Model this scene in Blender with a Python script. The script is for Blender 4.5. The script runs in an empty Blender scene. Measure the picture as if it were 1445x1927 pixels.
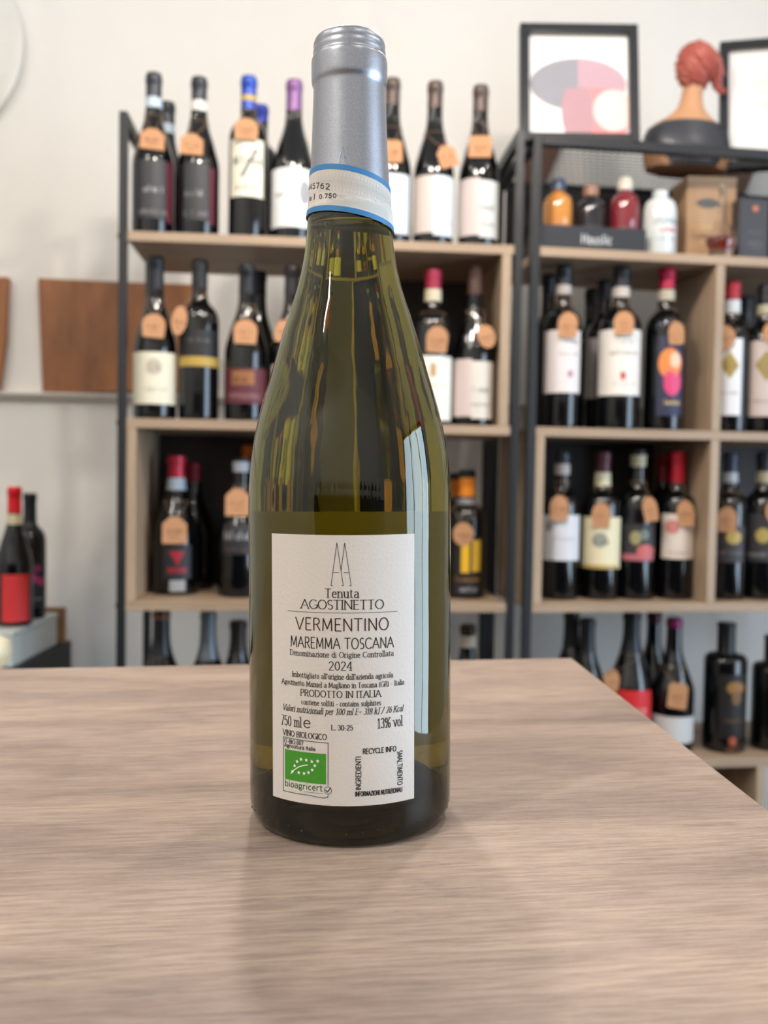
import bpy, math, random
from mathutils import Matrix, Vector
random.seed(7)
C = bpy.context.scene.collection
SC = bpy.context.scene
PI = math.pi

# ------------------------------------------------------------------ camera
F_PX, PITCH, ROLL, CAMZ = 1750.0, 0.0400, 0.0171, 1.12
CAM = Vector((0, 0, CAMZ))
_F = Vector((0, math.cos(PITCH), -math.sin(PITCH)))
_U = Vector((0, math.sin(PITCH), math.cos(PITCH)))
_X = Vector((1, 0, 0))
AX = math.cos(ROLL)*_X + math.sin(ROLL)*_U
AY = -math.sin(ROLL)*_X + math.cos(ROLL)*_U
cam_d = bpy.data.cameras.new('camera'); cam = bpy.data.objects.new('camera', cam_d); C.objects.link(cam)
cam.matrix_world = Matrix(((AX.x, AY.x, -_F.x, 0), (AX.y, AY.y, -_F.y, 0), (AX.z, AY.z, -_F.z, CAMZ), (0, 0, 0, 1)))
cam_d.sensor_fit = 'VERTICAL'; cam_d.sensor_height = 36.0; cam_d.sensor_width = 27.0
cam_d.lens = F_PX/1927*36.0
cam_d.clip_start = 0.01
cam_d.dof.use_dof = True; cam_d.dof.focus_distance = 0.352; cam_d.dof.aperture_fstop = 11.5
SC.camera = cam

# ------------------------------------------------------------------ light, sky, exposure
SC.view_settings.view_transform = 'Standard'; SC.view_settings.look = 'None'
SC.view_settings.gamma = 1; SC.view_settings.use_curve_mapping = False
SC.view_settings.exposure = 0.26
cy = SC.cycles
cy.max_bounces = 14; cy.transmission_bounces = 12; cy.glossy_bounces = 4; cy.diffuse_bounces = 4
cy.transparent_max_bounces = 16; cy.use_denoising = True; cy.sample_clamp_indirect = 8; cy.blur_glossy = 0.5
W = bpy.data.worlds.new('sky'); SC.world = W; W.use_nodes = True
W.node_tree.nodes['Background'].inputs[0].default_value = (0.62, 0.80, 1.0, 1)
W.node_tree.nodes['Background'].inputs[1].default_value = 9.5

ROOM = dict(x0=-2.6, x1=2.5, y0=-2.1, z1=3.25)
WIN = dict(y0=-0.75, y1=0.85, z0=0.28, z1=2.1)      # glazed opening in the right wall

def add_light(name, kind, loc, energy, color, size=0.05, rot=None, **kw):
    d = bpy.data.lights.new(name, kind); o = bpy.data.objects.new(name, d); C.objects.link(o)
    o.location = loc; d.energy = energy; d.color = color
    if kind == 'AREA':
        d.shape = 'RECTANGLE'; d.size, d.size_y = size
    else:
        d.shadow_soft_size = size
    if rot: o.rotation_euler = rot
    for k, v in kw.items(): setattr(d, k, v)
    return o
p1 = add_light('window_portal', 'AREA', (ROOM['x1']+0.03, (WIN['y0']+WIN['y1'])/2, (WIN['z0']+WIN['z1'])/2), 1, (1, 1, 1),
               (WIN['z1']-WIN['z0'], WIN['y1']-WIN['y0']), (0, PI/2, 0)); p1.data.cycles.is_portal = True
LAMP_E = 22
LAMPS = [(-0.14, 1.08), (0.34, 1.12), (-1.7, 0.5), (1.6, 0.5), (0.9, -0.8)]

# ------------------------------------------------------------------ materials
def new_mat(name):
    m = bpy.data.materials.new(name); m.use_nodes = True
    return m, m.node_tree.nodes, m.node_tree.links, m.node_tree.nodes['Principled BSDF']
def srgb(r, g, b):
    f = lambda c: (c/255/12.92) if c/255 <= 0.04045 else ((c/255+0.055)/1.055)**2.4
    return (f(r), f(g), f(b), 1)
_mc = {}
def flat(name, rgb, rough=0.5, metal=0.0, bump=0.0, var=0.06, scale=30, spec=0.5, coat=0.0):
    """procedural painted / printed / moulded surface: colour with a slight mottling and fine relief"""
    if name in _mc: return _mc[name]
    m, n, l, b = new_mat(name)
    c = srgb(*rgb)
    b.inputs['Roughness'].default_value = rough; b.inputs['Metallic'].default_value = metal
    b.inputs['Specular IOR Level'].default_value = spec; b.inputs['Coat Weight'].default_value = coat
    tc = n.new('ShaderNodeTexCoord'); nz = n.new('ShaderNodeTexNoise'); nz.inputs['Scale'].default_value = scale
    nz.inputs['Detail'].default_value = 4
    l.new(tc.outputs['Object'], nz.inputs['Vector'])
    mx = n.new('ShaderNodeMix'); mx.data_type = 'RGBA'
    mx.inputs[6].default_value = tuple(min(1, x*(1+var)) for x in c[:3])+(1,)
    mx.inputs[7].default_value = tuple(x*(1-var) for x in c[:3])+(1,)
    l.new(nz.outputs[0], mx.inputs[0]); l.new(mx.outputs[2], b.inputs['Base Color'])
    if bump:
        bp = n.new('ShaderNodeBump'); bp.inputs['Strength'].default_value = bump; bp.inputs['Distance'].default_value = 0.001
        l.new(nz.outputs[0], bp.inputs['Height']); l.new(bp.outputs[0], b.inputs['Normal'])
    _mc[name] = m
    return m
def wood(name, light, dark, sx=1.2, sy=22, rough=0.5, axis=0, fleck=0.0, bump=0.05, coords='Object'):
    m, n, l, b = new_mat(name)
    tc = n.new('ShaderNodeTexCoord'); mp = n.new('ShaderNodeMapping')
    s = [sy, sy, sy]; s[axis] = sx; mp.inputs['Scale'].default_value = s
    l.new(tc.outputs[coords], mp.inputs['Vector'])
    nz = n.new('ShaderNodeTexNoise'); nz.inputs['Scale'].default_value = 1.0; nz.inputs['Detail'].default_value = 6; nz.inputs['Roughness'].default_value = 0.6
    l.new(mp.outputs[0], nz.inputs['Vector'])
    cr = n.new('ShaderNodeValToRGB'); cr.color_ramp.elements[0].position = 0.32; cr.color_ramp.elements[1].position = 0.68
    cr.color_ramp.elements[0].color = srgb(*dark); cr.color_ramp.elements[1].color = srgb(*light)
    l.new(nz.outputs[0], cr.inputs[0]); l.new(cr.outputs[0], b.inputs['Base Color'])
    b.inputs['Roughness'].default_value = rough
    bp = n.new('ShaderNodeBump'); bp.inputs['Strength'].default_value = bump; bp.inputs['Distance'].default_value = 0.001
    l.new(nz.outputs[0], bp.inputs['Height']); l.new(bp.outputs[0], b.inputs['Normal'])
    return m

MELAMINE = wood('light_brown_melamine', (172, 148, 124), (150, 127, 104), 3, 40, 0.5, 0)
MELAMINE_V = wood('light_brown_melamine_upright', (174, 151, 127), (152, 130, 106), 3, 40, 0.5, 2)
BACKBOARD = wood('dark_brown_backboard', (44, 33, 28), (32, 24, 20), 3, 30, 0.6, 0)
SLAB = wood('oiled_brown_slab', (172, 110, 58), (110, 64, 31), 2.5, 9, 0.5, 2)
CRATE = wood('crate_wood', (150, 110, 72), (120, 84, 52), 3, 30, 0.6, 0)
METAL = flat('black_powder_coated_steel', (22, 24, 27), 0.45, 0.0, 0.02, 0.1, 200)
WALL = flat('warm_white_plaster', (224, 221, 216), 0.9, 0, 0.15, 0.02, 14)
WHITE = flat('white_gloss_paint', (226, 220, 212), 0.5)
CEIL = flat('white_ceiling_paint', (236, 234, 230), 0.9)
FLOORM = flat('grey_tile_floor', (52, 48, 44), 0.5, 0, 0, 0.15, 6)
KRAFT = flat('kraft_card', (180, 132, 94), 0.8, 0, 0.1, 0.08, 120)
STRING = flat('brown_string', (150, 120, 92), 0.8)
INK = flat('black_ink', (22, 18, 18), 0.6, 0, 0, 0.0)
BGLASS = flat('black_bottle_glass', (7, 8, 10), 0.07, 0, 0, 0.1, 20, 0.55)

def clear_glass(name, rgb=(255, 255, 255), rough=0.0, ior=1.47):
    m, n, l, b = new_mat(name)
    b.inputs['Base Color'].default_value = srgb(*rgb); b.inputs['Roughness'].default_value = rough
    b.inputs['Transmission Weight'].default_value = 1; b.inputs['IOR'].default_value = ior
    return m

def thin_pane(name):
    m = bpy.data.materials.new(name); m.use_nodes = True
    n, l = m.node_tree.nodes, m.node_tree.links; n.clear()
    out = n.new('ShaderNodeOutputMaterial'); t = n.new('ShaderNodeBsdfTransparent'); g = n.new('ShaderNodeBsdfGlossy'); mx = n.new('ShaderNodeMixShader'); fr = n.new('ShaderNodeFresnel')
    g.inputs['Roughness'].default_value = .02; fr.inputs[0].default_value = 1.45
    l.new(fr.outputs[0], mx.inputs[0]); l.new(t.outputs[0], mx.inputs[1]); l.new(g.outputs[0], mx.inputs[2]); l.new(mx.outputs[0], out.inputs['Surface'])
    return m
def hero_glass():
    m = bpy.data.materials.new('olive_green_bottle_glass'); m.use_nodes = True
    n, l = m.node_tree.nodes, m.node_tree.links; n.clear()
    out = n.new('ShaderNodeOutputMaterial'); g = n.new('ShaderNodeBsdfGlass'); v = n.new('ShaderNodeVolumeAbsorption')
    g.inputs['Color'].default_value = (0.97, 1.0, 0.93, 1); g.inputs['IOR'].default_value = 1.50; g.inputs['Roughness'].default_value = 0.0
    v.inputs['Color'].default_value = (0.64, 0.585, 0.0, 1); v.inputs['Density'].default_value = 410
    at = n.new('ShaderNodeAttribute'); at.attribute_name = 'wet'; mr = n.new('ShaderNodeMapRange')
    mr.inputs[3].default_value = 1.50; mr.inputs[4].default_value = 1.50/1.345
    l.new(at.outputs['Fac'], mr.inputs[0]); l.new(mr.outputs[0], g.inputs['IOR'])
    tc = n.new('ShaderNodeTexCoord'); mp = n.new('ShaderNodeMapping'); mp.inputs['Scale'].default_value = (150, 150, 12)
    nz = n.new('ShaderNodeTexNoise'); nz.inputs['Scale'].default_value = 1.0; nz.inputs['Detail'].default_value = 2
    bp = n.new('ShaderNodeBump'); bp.inputs['Strength'].default_value = 0.10; bp.inputs['Distance'].default_value = 0.001
    l.new(tc.outputs['Object'], mp.inputs[0]); l.new(mp.outputs[0], nz.inputs['Vector']); l.new(nz.outputs[0], bp.inputs['Height'])
    l.new(bp.outputs[0], g.inputs['Normal'])
    l.new(g.outputs[0], out.inputs['Surface']); l.new(v.outputs[0], out.inputs['Volume'])
    return m
def wine_mat():
    m = bpy.data.materials.new('pale_straw_wine'); m.use_nodes = True
    n, l = m.node_tree.nodes, m.node_tree.links; n.clear()
    out = n.new('ShaderNodeOutputMaterial'); g = n.new('ShaderNodeBsdfGlass'); t = n.new('ShaderNodeBsdfTransparent'); mx = n.new('ShaderNodeMixShader')
    at = n.new('ShaderNodeAttribute'); at.attribute_name = 'top'; v = n.new('ShaderNodeVolumeAbsorption')
    g.inputs['IOR'].default_value = 1.345; g.inputs['Roughness'].default_value = 0
    v.inputs['Color'].default_value = (0.84, 0.74, 0, 1); v.inputs['Density'].default_value = 18
    l.new(at.outputs['Fac'], mx.inputs[0]); l.new(t.outputs[0], mx.inputs[1]); l.new(g.outputs[0], mx.inputs[2])
    l.new(mx.outputs[0], out.inputs['Surface']); l.new(v.outputs[0], out.inputs['Volume'])
    return m
def point_attr(o, name, vals):
    a = o.data.attributes.new(name, 'FLOAT', 'POINT'); a.data.foreach_set('value', vals)
def paper(name, rgb, transl=0.3, bump=0.25):
    m = bpy.data.materials.new(name); m.use_nodes = True
    n, l = m.node_tree.nodes, m.node_tree.links; n.clear()
    out = n.new('ShaderNodeOutputMaterial'); d = n.new('ShaderNodeBsdfPrincipled'); t = n.new('ShaderNodeBsdfTranslucent'); mx = n.new('ShaderNodeMixShader')
    d.inputs['Base Color'].default_value = srgb(*rgb); d.inputs['Roughness'].default_value = 0.55
    t.inputs['Color'].default_value = srgb(*rgb); mx.inputs[0].default_value = transl
    tc = n.new('ShaderNodeTexCoord'); nz = n.new('ShaderNodeTexNoise'); nz.inputs['Scale'].default_value = 900; nz.inputs['Detail'].default_value = 3
    bp = n.new('ShaderNodeBump'); bp.inputs['Strength'].default_value = bump; bp.inputs['Distance'].default_value = 0.0004
    l.new(tc.outputs['Object'], nz.inputs['Vector']); l.new(nz.outputs[0], bp.inputs['Height']); l.new(bp.outputs[0], d.inputs['Normal'])
    l.new(d.outputs[0], mx.inputs[1]); l.new(t.outputs[0], mx.inputs[2]); l.new(mx.outputs[0], out.inputs['Surface'])
    return m

# ------------------------------------------------------------------ mesh helpers
class MB:
    def __init__(s): s.v = []; s.f = []; s.m = []
    def add(s, verts, faces, mi=0):
        k = len(s.v); s.v += [tuple(x) for x in verts]; s.f += [tuple(i+k for i in f) for f in faces]; s.m += [mi]*len(faces)
    def box(s, a, b, mi=0):
        x0, y0, z0 = a; x1, y1, z1 = b
        s.add([(x0, y0, z0), (x1, y0, z0), (x1, y1, z0), (x0, y1, z0), (x0, y0, z1), (x1, y0, z1), (x1, y1, z1), (x0, y1, z1)],
              [(0, 3, 2, 1), (4, 5, 6, 7), (0, 1, 5, 4), (1, 2, 6, 5), (2, 3, 7, 6), (3, 0, 4, 7)], mi)
    def lathe(s, prof, n=32, mi=0, sx=1, sy=1, cx=0, cy=0, flip=False):
        k = len(s.v); rings = []
        for r, z in prof:
            if r < 1e-6: rings.append([len(s.v)]); s.v.append((cx, cy, z))
            else:
                rings.append(list(range(len(s.v), len(s.v)+n)))
                s.v += [(cx+sx*r*math.cos(2*PI*i/n), cy+sy*r*math.sin(2*PI*i/n), z) for i in range(n)]
        for A, B in zip(rings, rings[1:]):
            for i in range(n):
                j = (i+1) % n
                if len(A) == 1 and len(B) == 1: continue
                if len(A) == 1: f = (A[0], B[j], B[i])
                elif len(B) == 1: f = (A[i], A[j], B[0])
                else: f = (A[i], A[j], B[j], B[i])
                s.f.append(f[::-1] if flip else f); s.m.append(mi)
    def tube(s, pts, rad, n=6, mi=0, cap=True):
        pts = [Vector(p) for p in pts]; N = len(pts)
        rads = rad if isinstance(rad, (list, tuple)) else [rad]*N
        k = len(s.v); up = Vector((0.01, 0.02, 1)); prev = None
        for i, p in enumerate(pts):
            t = (pts[min(i+1, N-1)]-pts[max(i-1, 0)]).normalized()
            if prev is None: a = t.cross(up if abs(t.z) < .95 else Vector((1, 0, 0))).normalized()
            else: a = (prev - t*prev.dot(t)).normalized()
            prev = a; b = t.cross(a)
            for j in range(n):
                w = 2*PI*j/n; s.v.append(tuple(p+(a*math.cos(w)+b*math.sin(w))*rads[i]))
        for i in range(N-1):
            for j in range(n):
                s.f.append((k+i*n+j, k+i*n+(j+1) % n, k+(i+1)*n+(j+1) % n, k+(i+1)*n+j)); s.m.append(mi)
        if cap:
            s.f.append(tuple(k+j for j in range(n))[::-1]); s.m.append(mi)
            s.f.append(tuple(k+(N-1)*n+j for j in range(n))); s.m.append(mi)
    def build(s, name, mats, parent=None, smooth=True, loc=None, bevel=0, kind=None):
        me = bpy.data.meshes.new(name); me.from_pydata(s.v, [], s.f); me.update()
        for m in (mats if isinstance(mats, (list, tuple)) else [mats]): me.materials.append(m)
        if len(set(s.m)) > 1: me.polygons.foreach_set('material_index', s.m)
        if smooth: me.polygons.foreach_set('use_smooth', [True]*len(me.polygons)); me.set_sharp_from_angle(angle=0.7)
        o = bpy.data.objects.new(name, me); C.objects.link(o)
        if parent: o.parent = parent
        if loc: o.location = loc
        if bevel:
            b = o.modifiers.new('bevel', 'BEVEL'); b.width = bevel; b.segments = 2; b.limit_method = 'ANGLE'
        if kind: o['kind'] = kind
        return o
def tag(o, label, cat, group=None):
    o['label'] = label; o['category'] = cat
    if group: o['group'] = group
    return o
def empty(name, label=None, cat=None, group=None, loc=(0, 0, 0), rz=0, mw=None):
    o = bpy.data.objects.new(name, None); C.objects.link(o); o.empty_display_size = .05
    if mw is not None: o.matrix_world = mw
    else: o.location = loc; o.rotation_euler = (0, 0, rz)
    if label: tag(o, label, cat, group)
    return o

# pixel of the photograph -> direction; used only to measure sizes and places on real planes
def ray(px, py): return ((px-722.5)/F_PX)*AX + ((963.5-py)/F_PX)*AY + _F
class Frame:
    """a vertical plane system: u along, v away, z up (world heights)"""
    def __init__(s, x, y, yaw):
        s.o = Vector((x, y, 0)); s.yaw = yaw
        s.eu = Vector((math.cos(yaw), math.sin(yaw), 0)); s.ev = Vector((-math.sin(yaw), math.cos(yaw), 0))
    def w(s, u, v, z): return s.o + s.eu*u + s.ev*v + Vector((0, 0, z))
    def hit(s, px, py, v):
        d = ray(px, py); t = ((s.o-CAM).dot(s.ev)+v)/d.dot(s.ev); p = CAM+d*t-s.o
        return p.dot(s.eu), p.z
L_ = Frame(-0.5034, 1.75, 0.0793)
R_ = Frame(0.2775, 1.814, 0.1318)
WF = Frame(*(L_.w(0, 0.60, 0).xy), 0.0793)      # back wall plane
ZA, ZB, ZC, ZD = 0.4467+CAMZ, 0.0985+CAMZ, -0.2477+CAMZ, -0.566+CAMZ

# ------------------------------------------------------------------ the room
def struct(o): o['kind'] = 'structure'; return o
wall_c = [WF.w(-2.4, 0, 0), WF.w(3.2, 0, 0)]
m = MB(); e = WF.ev*0.12
a, b = WF.w(-2.4, 0, 0), WF.w(3.3, 0, 0); a2, b2 = a+e, b+e; H = ROOM['z1']
m.add([a, b, b2, a2, a+Vector((0, 0, H)), b+Vector((0, 0, H)), b2+Vector((0, 0, H)), a2+Vector((0, 0, H))],
      [(0, 3, 2, 1), (4, 5, 6, 7), (0, 1, 5, 4), (1, 2, 6, 5), (2, 3, 7, 6), (3, 0, 4, 7)])
struct(m.build('wall_back', WALL, smooth=False))
m = MB(); m.box((-2.9, -3.0, -0.1), (2.9, 2.85, 0)); struct(m.build('floor', FLOORM, smooth=False))
m = MB(); m.box((-2.9, -3.0, H), (2.9, 2.85, H+.1)); struct(m.build('ceiling', CEIL, smooth=False))
m = MB(); m.box((ROOM['x0']-.1, ROOM['y0'], 0), (ROOM['x0'], 2.3, H)); struct(m.build('wall_left', WALL, smooth=False))
m = MB(); X1 = ROOM['x1']
m.box((X1, ROOM['y0'], 0), (X1+.1, WIN['y0'], H)); m.box((X1, WIN['y1'], 0), (X1+.1, 2.75, H))
m.box((X1, WIN['y0'], WIN['z1']), (X1+.1, WIN['y1'], H)); m.box((X1, WIN['y0'], 0), (X1+.1, WIN['y1'], WIN['z0']))
struct(m.build('wall_right', WALL, smooth=False))
m = MB(); Y0 = ROOM['y0']
m.box((ROOM['x0'], Y0-.1, 0), (X1, Y0, H))
struct(m.build('wall_front', WALL, smooth=False))
m = MB()
for (y0, y1, z0, z1) in ((WIN['y0'], WIN['y0']+.06, WIN['z0'], WIN['z1']), (WIN['y1']-.06, WIN['y1'], WIN['z0'], WIN['z1']),
                         (-.23, -.19, WIN['z0'], WIN['z1']), (.29, .33, WIN['z0'], WIN['z1']), (WIN['y0'], WIN['y1'], WIN['z0'], WIN['z0']+.06), (WIN['y0'], WIN['y1'], WIN['z1']-.06, WIN['z1'])):
    m.box((X1+.005, y0, z0), (X1+.055, y1, z1))
struct(m.build('window_1', METAL, smooth=False))
# moulding along the back wall
uA, zr1 = WF.hit(100, 741, 0); _, zr0 = WF.hit(100, 753, 0)
trim_top = zr1
m = MB()
prof = [(0, zr0), (-.012, zr0), (-.016, zr0+.005), (-.030, zr1-.006), (-.036, zr1-.004), (-.036, zr1), (0, zr1)]
n = len(prof); vs = [WF.w(-2.3, v, z) for v, z in prof]+[WF.w(3.0, v, z) for v, z in prof]
m.add(vs, [(i, i+1, n+i+1, n+i) for i in range(n-1)]+[tuple(range(n))[::-1], tuple(range(n, 2*n))])
struct(m.build('trim_1', WHITE, smooth=False))

# lamps on the ceiling (out of frame; side pair added to light the shelf fronts)
HOUS = flat('white_lamp_housing', (230, 228, 224), 0.4)
lab = ['hanging low above the shelves on the left', 'hanging low above the shelves on the right', 'near the left wall, added to light the shelf fronts', 'near the right window, added to light the shelf fronts', 'right of the counter']
for (x, y), w, drop in zip(LAMPS, lab, (1.0, 1.0, 0, 0, 0)):
    t = empty('ceiling_spotlight', 'small white ceiling spotlight '+w, 'lamp', loc=(x, y, H))
    m = MB(); m.lathe([(0, 0), (.05, 0), (.05, -.02), (.012, -.022), (.012, -.06-drop)], 20, flip=True); m.build('ceiling_mount', HOUS, t)
    m = MB(); m.lathe([(0, -.06-drop), (.04, -.06-drop), (.042, -.16-drop), (.036, -.16-drop), (.034, -.08-drop), (0, -.08-drop)], 20, flip=True); m.build('shade', HOUS, t)
    lo = add_light('bulb', 'POINT', (0, 0, -.185-drop), LAMP_E*(0.72 if drop else .72), (1.0, 0.90, 0.80), 0.03); lo.parent = t

tl = empty('ceiling_tube_light', 'long narrow white ceiling strip light behind the camera on the left', 'lamp', loc=(-1.45, -0.95, H), rz=math.atan2(-.67, -.74))
m = MB(); m.box((-.65, -.05, -.05), (.65, .05, 0)); m.build('housing', HOUS, tl, smooth=False)
ta = add_light('tube', 'AREA', (0, 0, -.056), 38, (1.0, 0.95, 0.88), (1.25, .07)); ta.parent = tl

# ------------------------------------------------------------------ stroke lettering (flat print as thin geometry)
G = {
'A': (.74, "0,0 .37,1 .74,0;.13,.36 .61,.36"), 'B': (.6, ".08,0 .08,1 .3,1 a.3,.76,.22,.24,90,-90 .08,.52;.3,.52 a.32,.26,.26,.26,90,-90 .08,0"),
'C': (.72, "a.42,.5,.38,.5,45,315"), 'D': (.72, ".08,1 .08,0 .3,0 a.3,.5,.38,.5,-90,90 .08,1"), 'E': (.54, ".5,1 .08,1;.08,1 .08,0;.08,0 .52,0;.08,.52 .44,.52"),
'F': (.52, ".5,1 .08,1;.08,1 .08,0;.08,.5 .42,.5"), 'G': (.76, "a.42,.5,.38,.5,45,345 .74,.44;.5,.44 .76,.44;.74,.44 .74,.08"),
'H': (.7, ".08,0 .08,1;.62,0 .62,1;.08,.52 .62,.52"), 'I': (.2, ".1,0 .1,1"), 'J': (.36, ".26,1 .26,.15 a.1,.15,.16,.3,0,-100"),
'K': (.64, ".08,0 .08,1;.56,1 .1,.45;.26,.62 .62,0"), 'L': (.52, ".08,1 .08,0;.08,0 .5,0"), 'M': (.86, ".08,0 .12,1 .43,.15 .74,1 .78,0"),
'N': (.74, ".08,0 .08,1 .66,0 .66,1"), 'O': (.8, "a.4,.5,.36,.5,90,450"), 'P': (.56, ".08,0 .08,1 .3,1 a.3,.74,.22,.26,90,-90 .08,.48"),
'R': (.6, ".08,0 .08,1 .3,1 a.3,.75,.22,.25,90,-90 .08,.5;.3,.5 .58,0"), 'S': (.5, "a.26,.75,.2,.25,40,270 a.25,.25,.21,.25,90,-140"),
'T': (.62, "0,1 .62,1;.31,1 .31,0"), 'V': (.7, "0,1 .35,0 .7,1"), 'U': (.7, ".08,1 .08,.35 a.35,.35,.27,.35,180,360 .62,1"), 'Y': (.64, "0,1 .32,.5 .64,1;.32,.5 .32,0"), 'Z': (.6, ".04,1 .56,1 .04,0 .58,0"),
'a': (.48, "a.22,.5,.17,.18,150,0 .39,.06 a.46,.08,.07,.08,180,300;.39,.4 .25,.4 a.21,.2,.17,.2,90,270 .26,0 .39,.12"),
'b': (.52, ".08,1.05 .08,0;a.27,.34,.2,.34,180,-180"), 'c': (.44, "a.25,.34,.2,.34,50,310"), 'd': (.52, ".44,1.05 .44,0;a.25,.34,.2,.34,0,360"),
'e': (.46, ".05,.38 .41,.38 a.24,.36,.18,.32,5,180 a.25,.34,.2,.34,180,315"), 'g': (.5, "a.23,.42,.17,.25,0,360;.38,.62 .5,.66;.1,.22 .1,.05 .4,.03 a.25,-.12,.2,.15,60,-240 .12,.06"),
'h': (.52, ".08,1.05 .08,0;.08,.45 a.26,.45,.18,.23,180,0 .44,0"), 'i': (.2, ".1,.68 .1,0;.1,.88 .1,.96"), 'j': (.2, ".12,.68 .12,-.15 a0,-.15,.12,.14,0,-100;.12,.88 .12,.96"),
'k': (.5, ".08,1.05 .08,0;.42,.68 .1,.28;.22,.42 .48,0"), 'l': (.2, ".1,1.05 .1,0"), 'm': (.8, ".08,.68 .08,0;.08,.45 a.25,.45,.16,.23,180,0 .41,0;.41,.45 a.57,.45,.16,.23,180,0 .73,0"),
'n': (.52, ".08,.68 .08,0;.08,.45 a.26,.45,.18,.23,180,0 .44,0"), 'o': (.5, "a.25,.34,.2,.34,90,450"), 'p': (.52, ".08,.68 .08,-.3;a.27,.34,.2,.34,180,-180"),
'r': (.36, ".08,.68 .08,0;.08,.42 a.26,.42,.18,.25,180,60"), 's': (.38, "a.19,.51,.14,.17,40,270 a.19,.17,.15,.17,90,-150"), 't': (.34, ".13,.88 .13,.12 a.25,.12,.12,.12,180,300;0,.68 .3,.68"),
'u': (.52, ".08,.68 .08,.23 a.26,.23,.18,.23,180,360 ;.44,.68 .44,0"), 'v': (.48, "0,.68 .24,0 .48,.68"), 'z': (.42, ".03,.68 .38,.68 .03,0 .4,0"), 'x': (.46, "0,.68 .46,0;.46,.68 0,0"), 'f': (.34, ".14,0 .14,.85 a.27,.85,.13,.2,180,60;0,.68 .3,.68"),
'0': (.54, "a.27,.5,.22,.5,90,450"), '1': (.4, ".06,.82 .22,1 .22,0"), '2': (.52, "a.25,.73,.2,.27,160,-20 .05,0 .5,0"), '3': (.5, "a.24,.76,.18,.24,150,-90 a.23,.26,.22,.26,90,-150"),
'4': (.56, ".4,0 .4,1 .02,.3 .54,.3"), '5': (.5, ".46,1 .12,1 .08,.58 a.24,.32,.22,.32,130,-150"), '6': (.52, ".42,.97 a.48,.34,.42,.64,120,180;a.27,.31,.21,.31,0,360"), '7': (.5, ".03,1 .48,1 .18,0"),
'8': (.5, "a.25,.75,.17,.25,0,360;a.25,.26,.21,.26,0,360"), '.': (.16, ".08,.0 .08,.09"), "'": (.16, ".08,1 .08,.78"), '-': (.34, ".05,.36 .29,.36"), '(': (.26, "a.35,.4,.25,.68,130,230"), ')': (.26, "a-.09,.4,.25,.68,50,-50"),
'/': (.4, ".02,-.1 .38,1.05"), '%': (.8, "a.18,.76,.14,.24,0,360;a.62,.24,.14,.24,0,360;.66,1 .14,0"), '=': (.5, ".05,.52 .45,.52;.05,.3 .45,.3"), ' ': (.3, ""), '*': (.4, ""),
}
def glyph_strokes(ch):
    w, s = G[ch]; out = []
    for st in s.split(';'):
        pts = []
        for tk in st.split():
            if tk[0] == 'a':
                cx, cy_, rx, ry, a0, a1 = map(float, tk[1:].split(','))
                k = max(3, int(abs(a1-a0)/24))
                for i in range(k+1):
                    a = math.radians(a0+(a1-a0)*i/k); pts.append((cx+rx*math.cos(a), cy_+ry*math.sin(a)))
            else: pts.append(tuple(map(float, tk.split(','))))
        if len(pts) > 1: out.append(pts)
    return w, out
def ribbon(m, pts, wid, fmap, mi=0, step=None):
    """flat stroke through 2-D points; wid(dx,dy)->full width; fmap maps (u,v) to 3-D"""
    P = []
    for a, b in zip(pts, pts[1:]):
        k = max(1, int(math.hypot(b[0]-a[0], b[1]-a[1])/step)) if step else 1
        for i in range(k): P.append((a[0]+(b[0]-a[0])*i/k, a[1]+(b[1]-a[1])*i/k))
    P.append(pts[-1]); N = len(P)
    for i in range(N-1):
        (x0, y0), (x1, y1) = P[i], P[i+1]; d = math.hypot(x1-x0, y1-y0)
        if d < 1e-9: continue
        dx, dy = (x1-x0)/d, (y1-y0)/d; w = wid(dx, dy)/2; nx, ny = -dy*w, dx*w; ex, ey = dx*w*.35, dy*w*.35
        m.add([fmap(x0+nx-ex, y0+ny-ey), fmap(x0-nx-ex, y0-ny-ey), fmap(x1-nx+ex, y1-ny+ey), fmap(x1+nx+ex, y1+ny+ey)], [(0, 1, 2, 3)], mi)
def lettering(m, text, fmap, u0, u1, v0, cap, thick, thin=None, serif=False, slant=0, mi=0, track=.08, vert=False):
    """fit text between u0 and u1 on baseline v0 with cap height cap"""
    thin = thin or thick
    x = 0; items = []
    for ch in text:
        w, st = glyph_strokes(ch); items.append((x, st)); x += w+track
    tot = x-track; sx = abs(u1-u0)/tot*(1 if u1 > u0 else -1); dirv = 1
    def wid(dx, dy): return thin+(thick-thin)*abs(dy)
    for x0, st in items:
        for pts in st:
            q = [(u0+(x0+px+slant*py*cap/abs(sx)*1.0)*sx, v0+py*cap) for px, py in pts]
            ribbon(m, q, wid, fmap, mi, step=abs(cap)*.5 if vert is False else None)
            if serif:
                for e_, e2 in ((0, 1), (-1, -2)):
                    (a, b), (c, d) = pts[e_], pts[e2]
                    if abs(d-b) > abs(c-a)*1.0 and min(abs(b-t) for t in (0, 1, .68, 1.05, -.3)) < .02:
                        hl, hr = (.15, .15) if b in (0, 1, -.3) else (.17, .0)
                        hl *= cap/abs(sx); hr *= cap/abs(sx)
                        ribbon(m, [(u0+(x0+a-hl+slant*b*cap/abs(sx))*sx, v0+b*cap), (u0+(x0+a+hr+slant*b*cap/abs(sx))*sx, v0+b*cap)], lambda *_: thin*1.1, fmap, mi)
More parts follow.
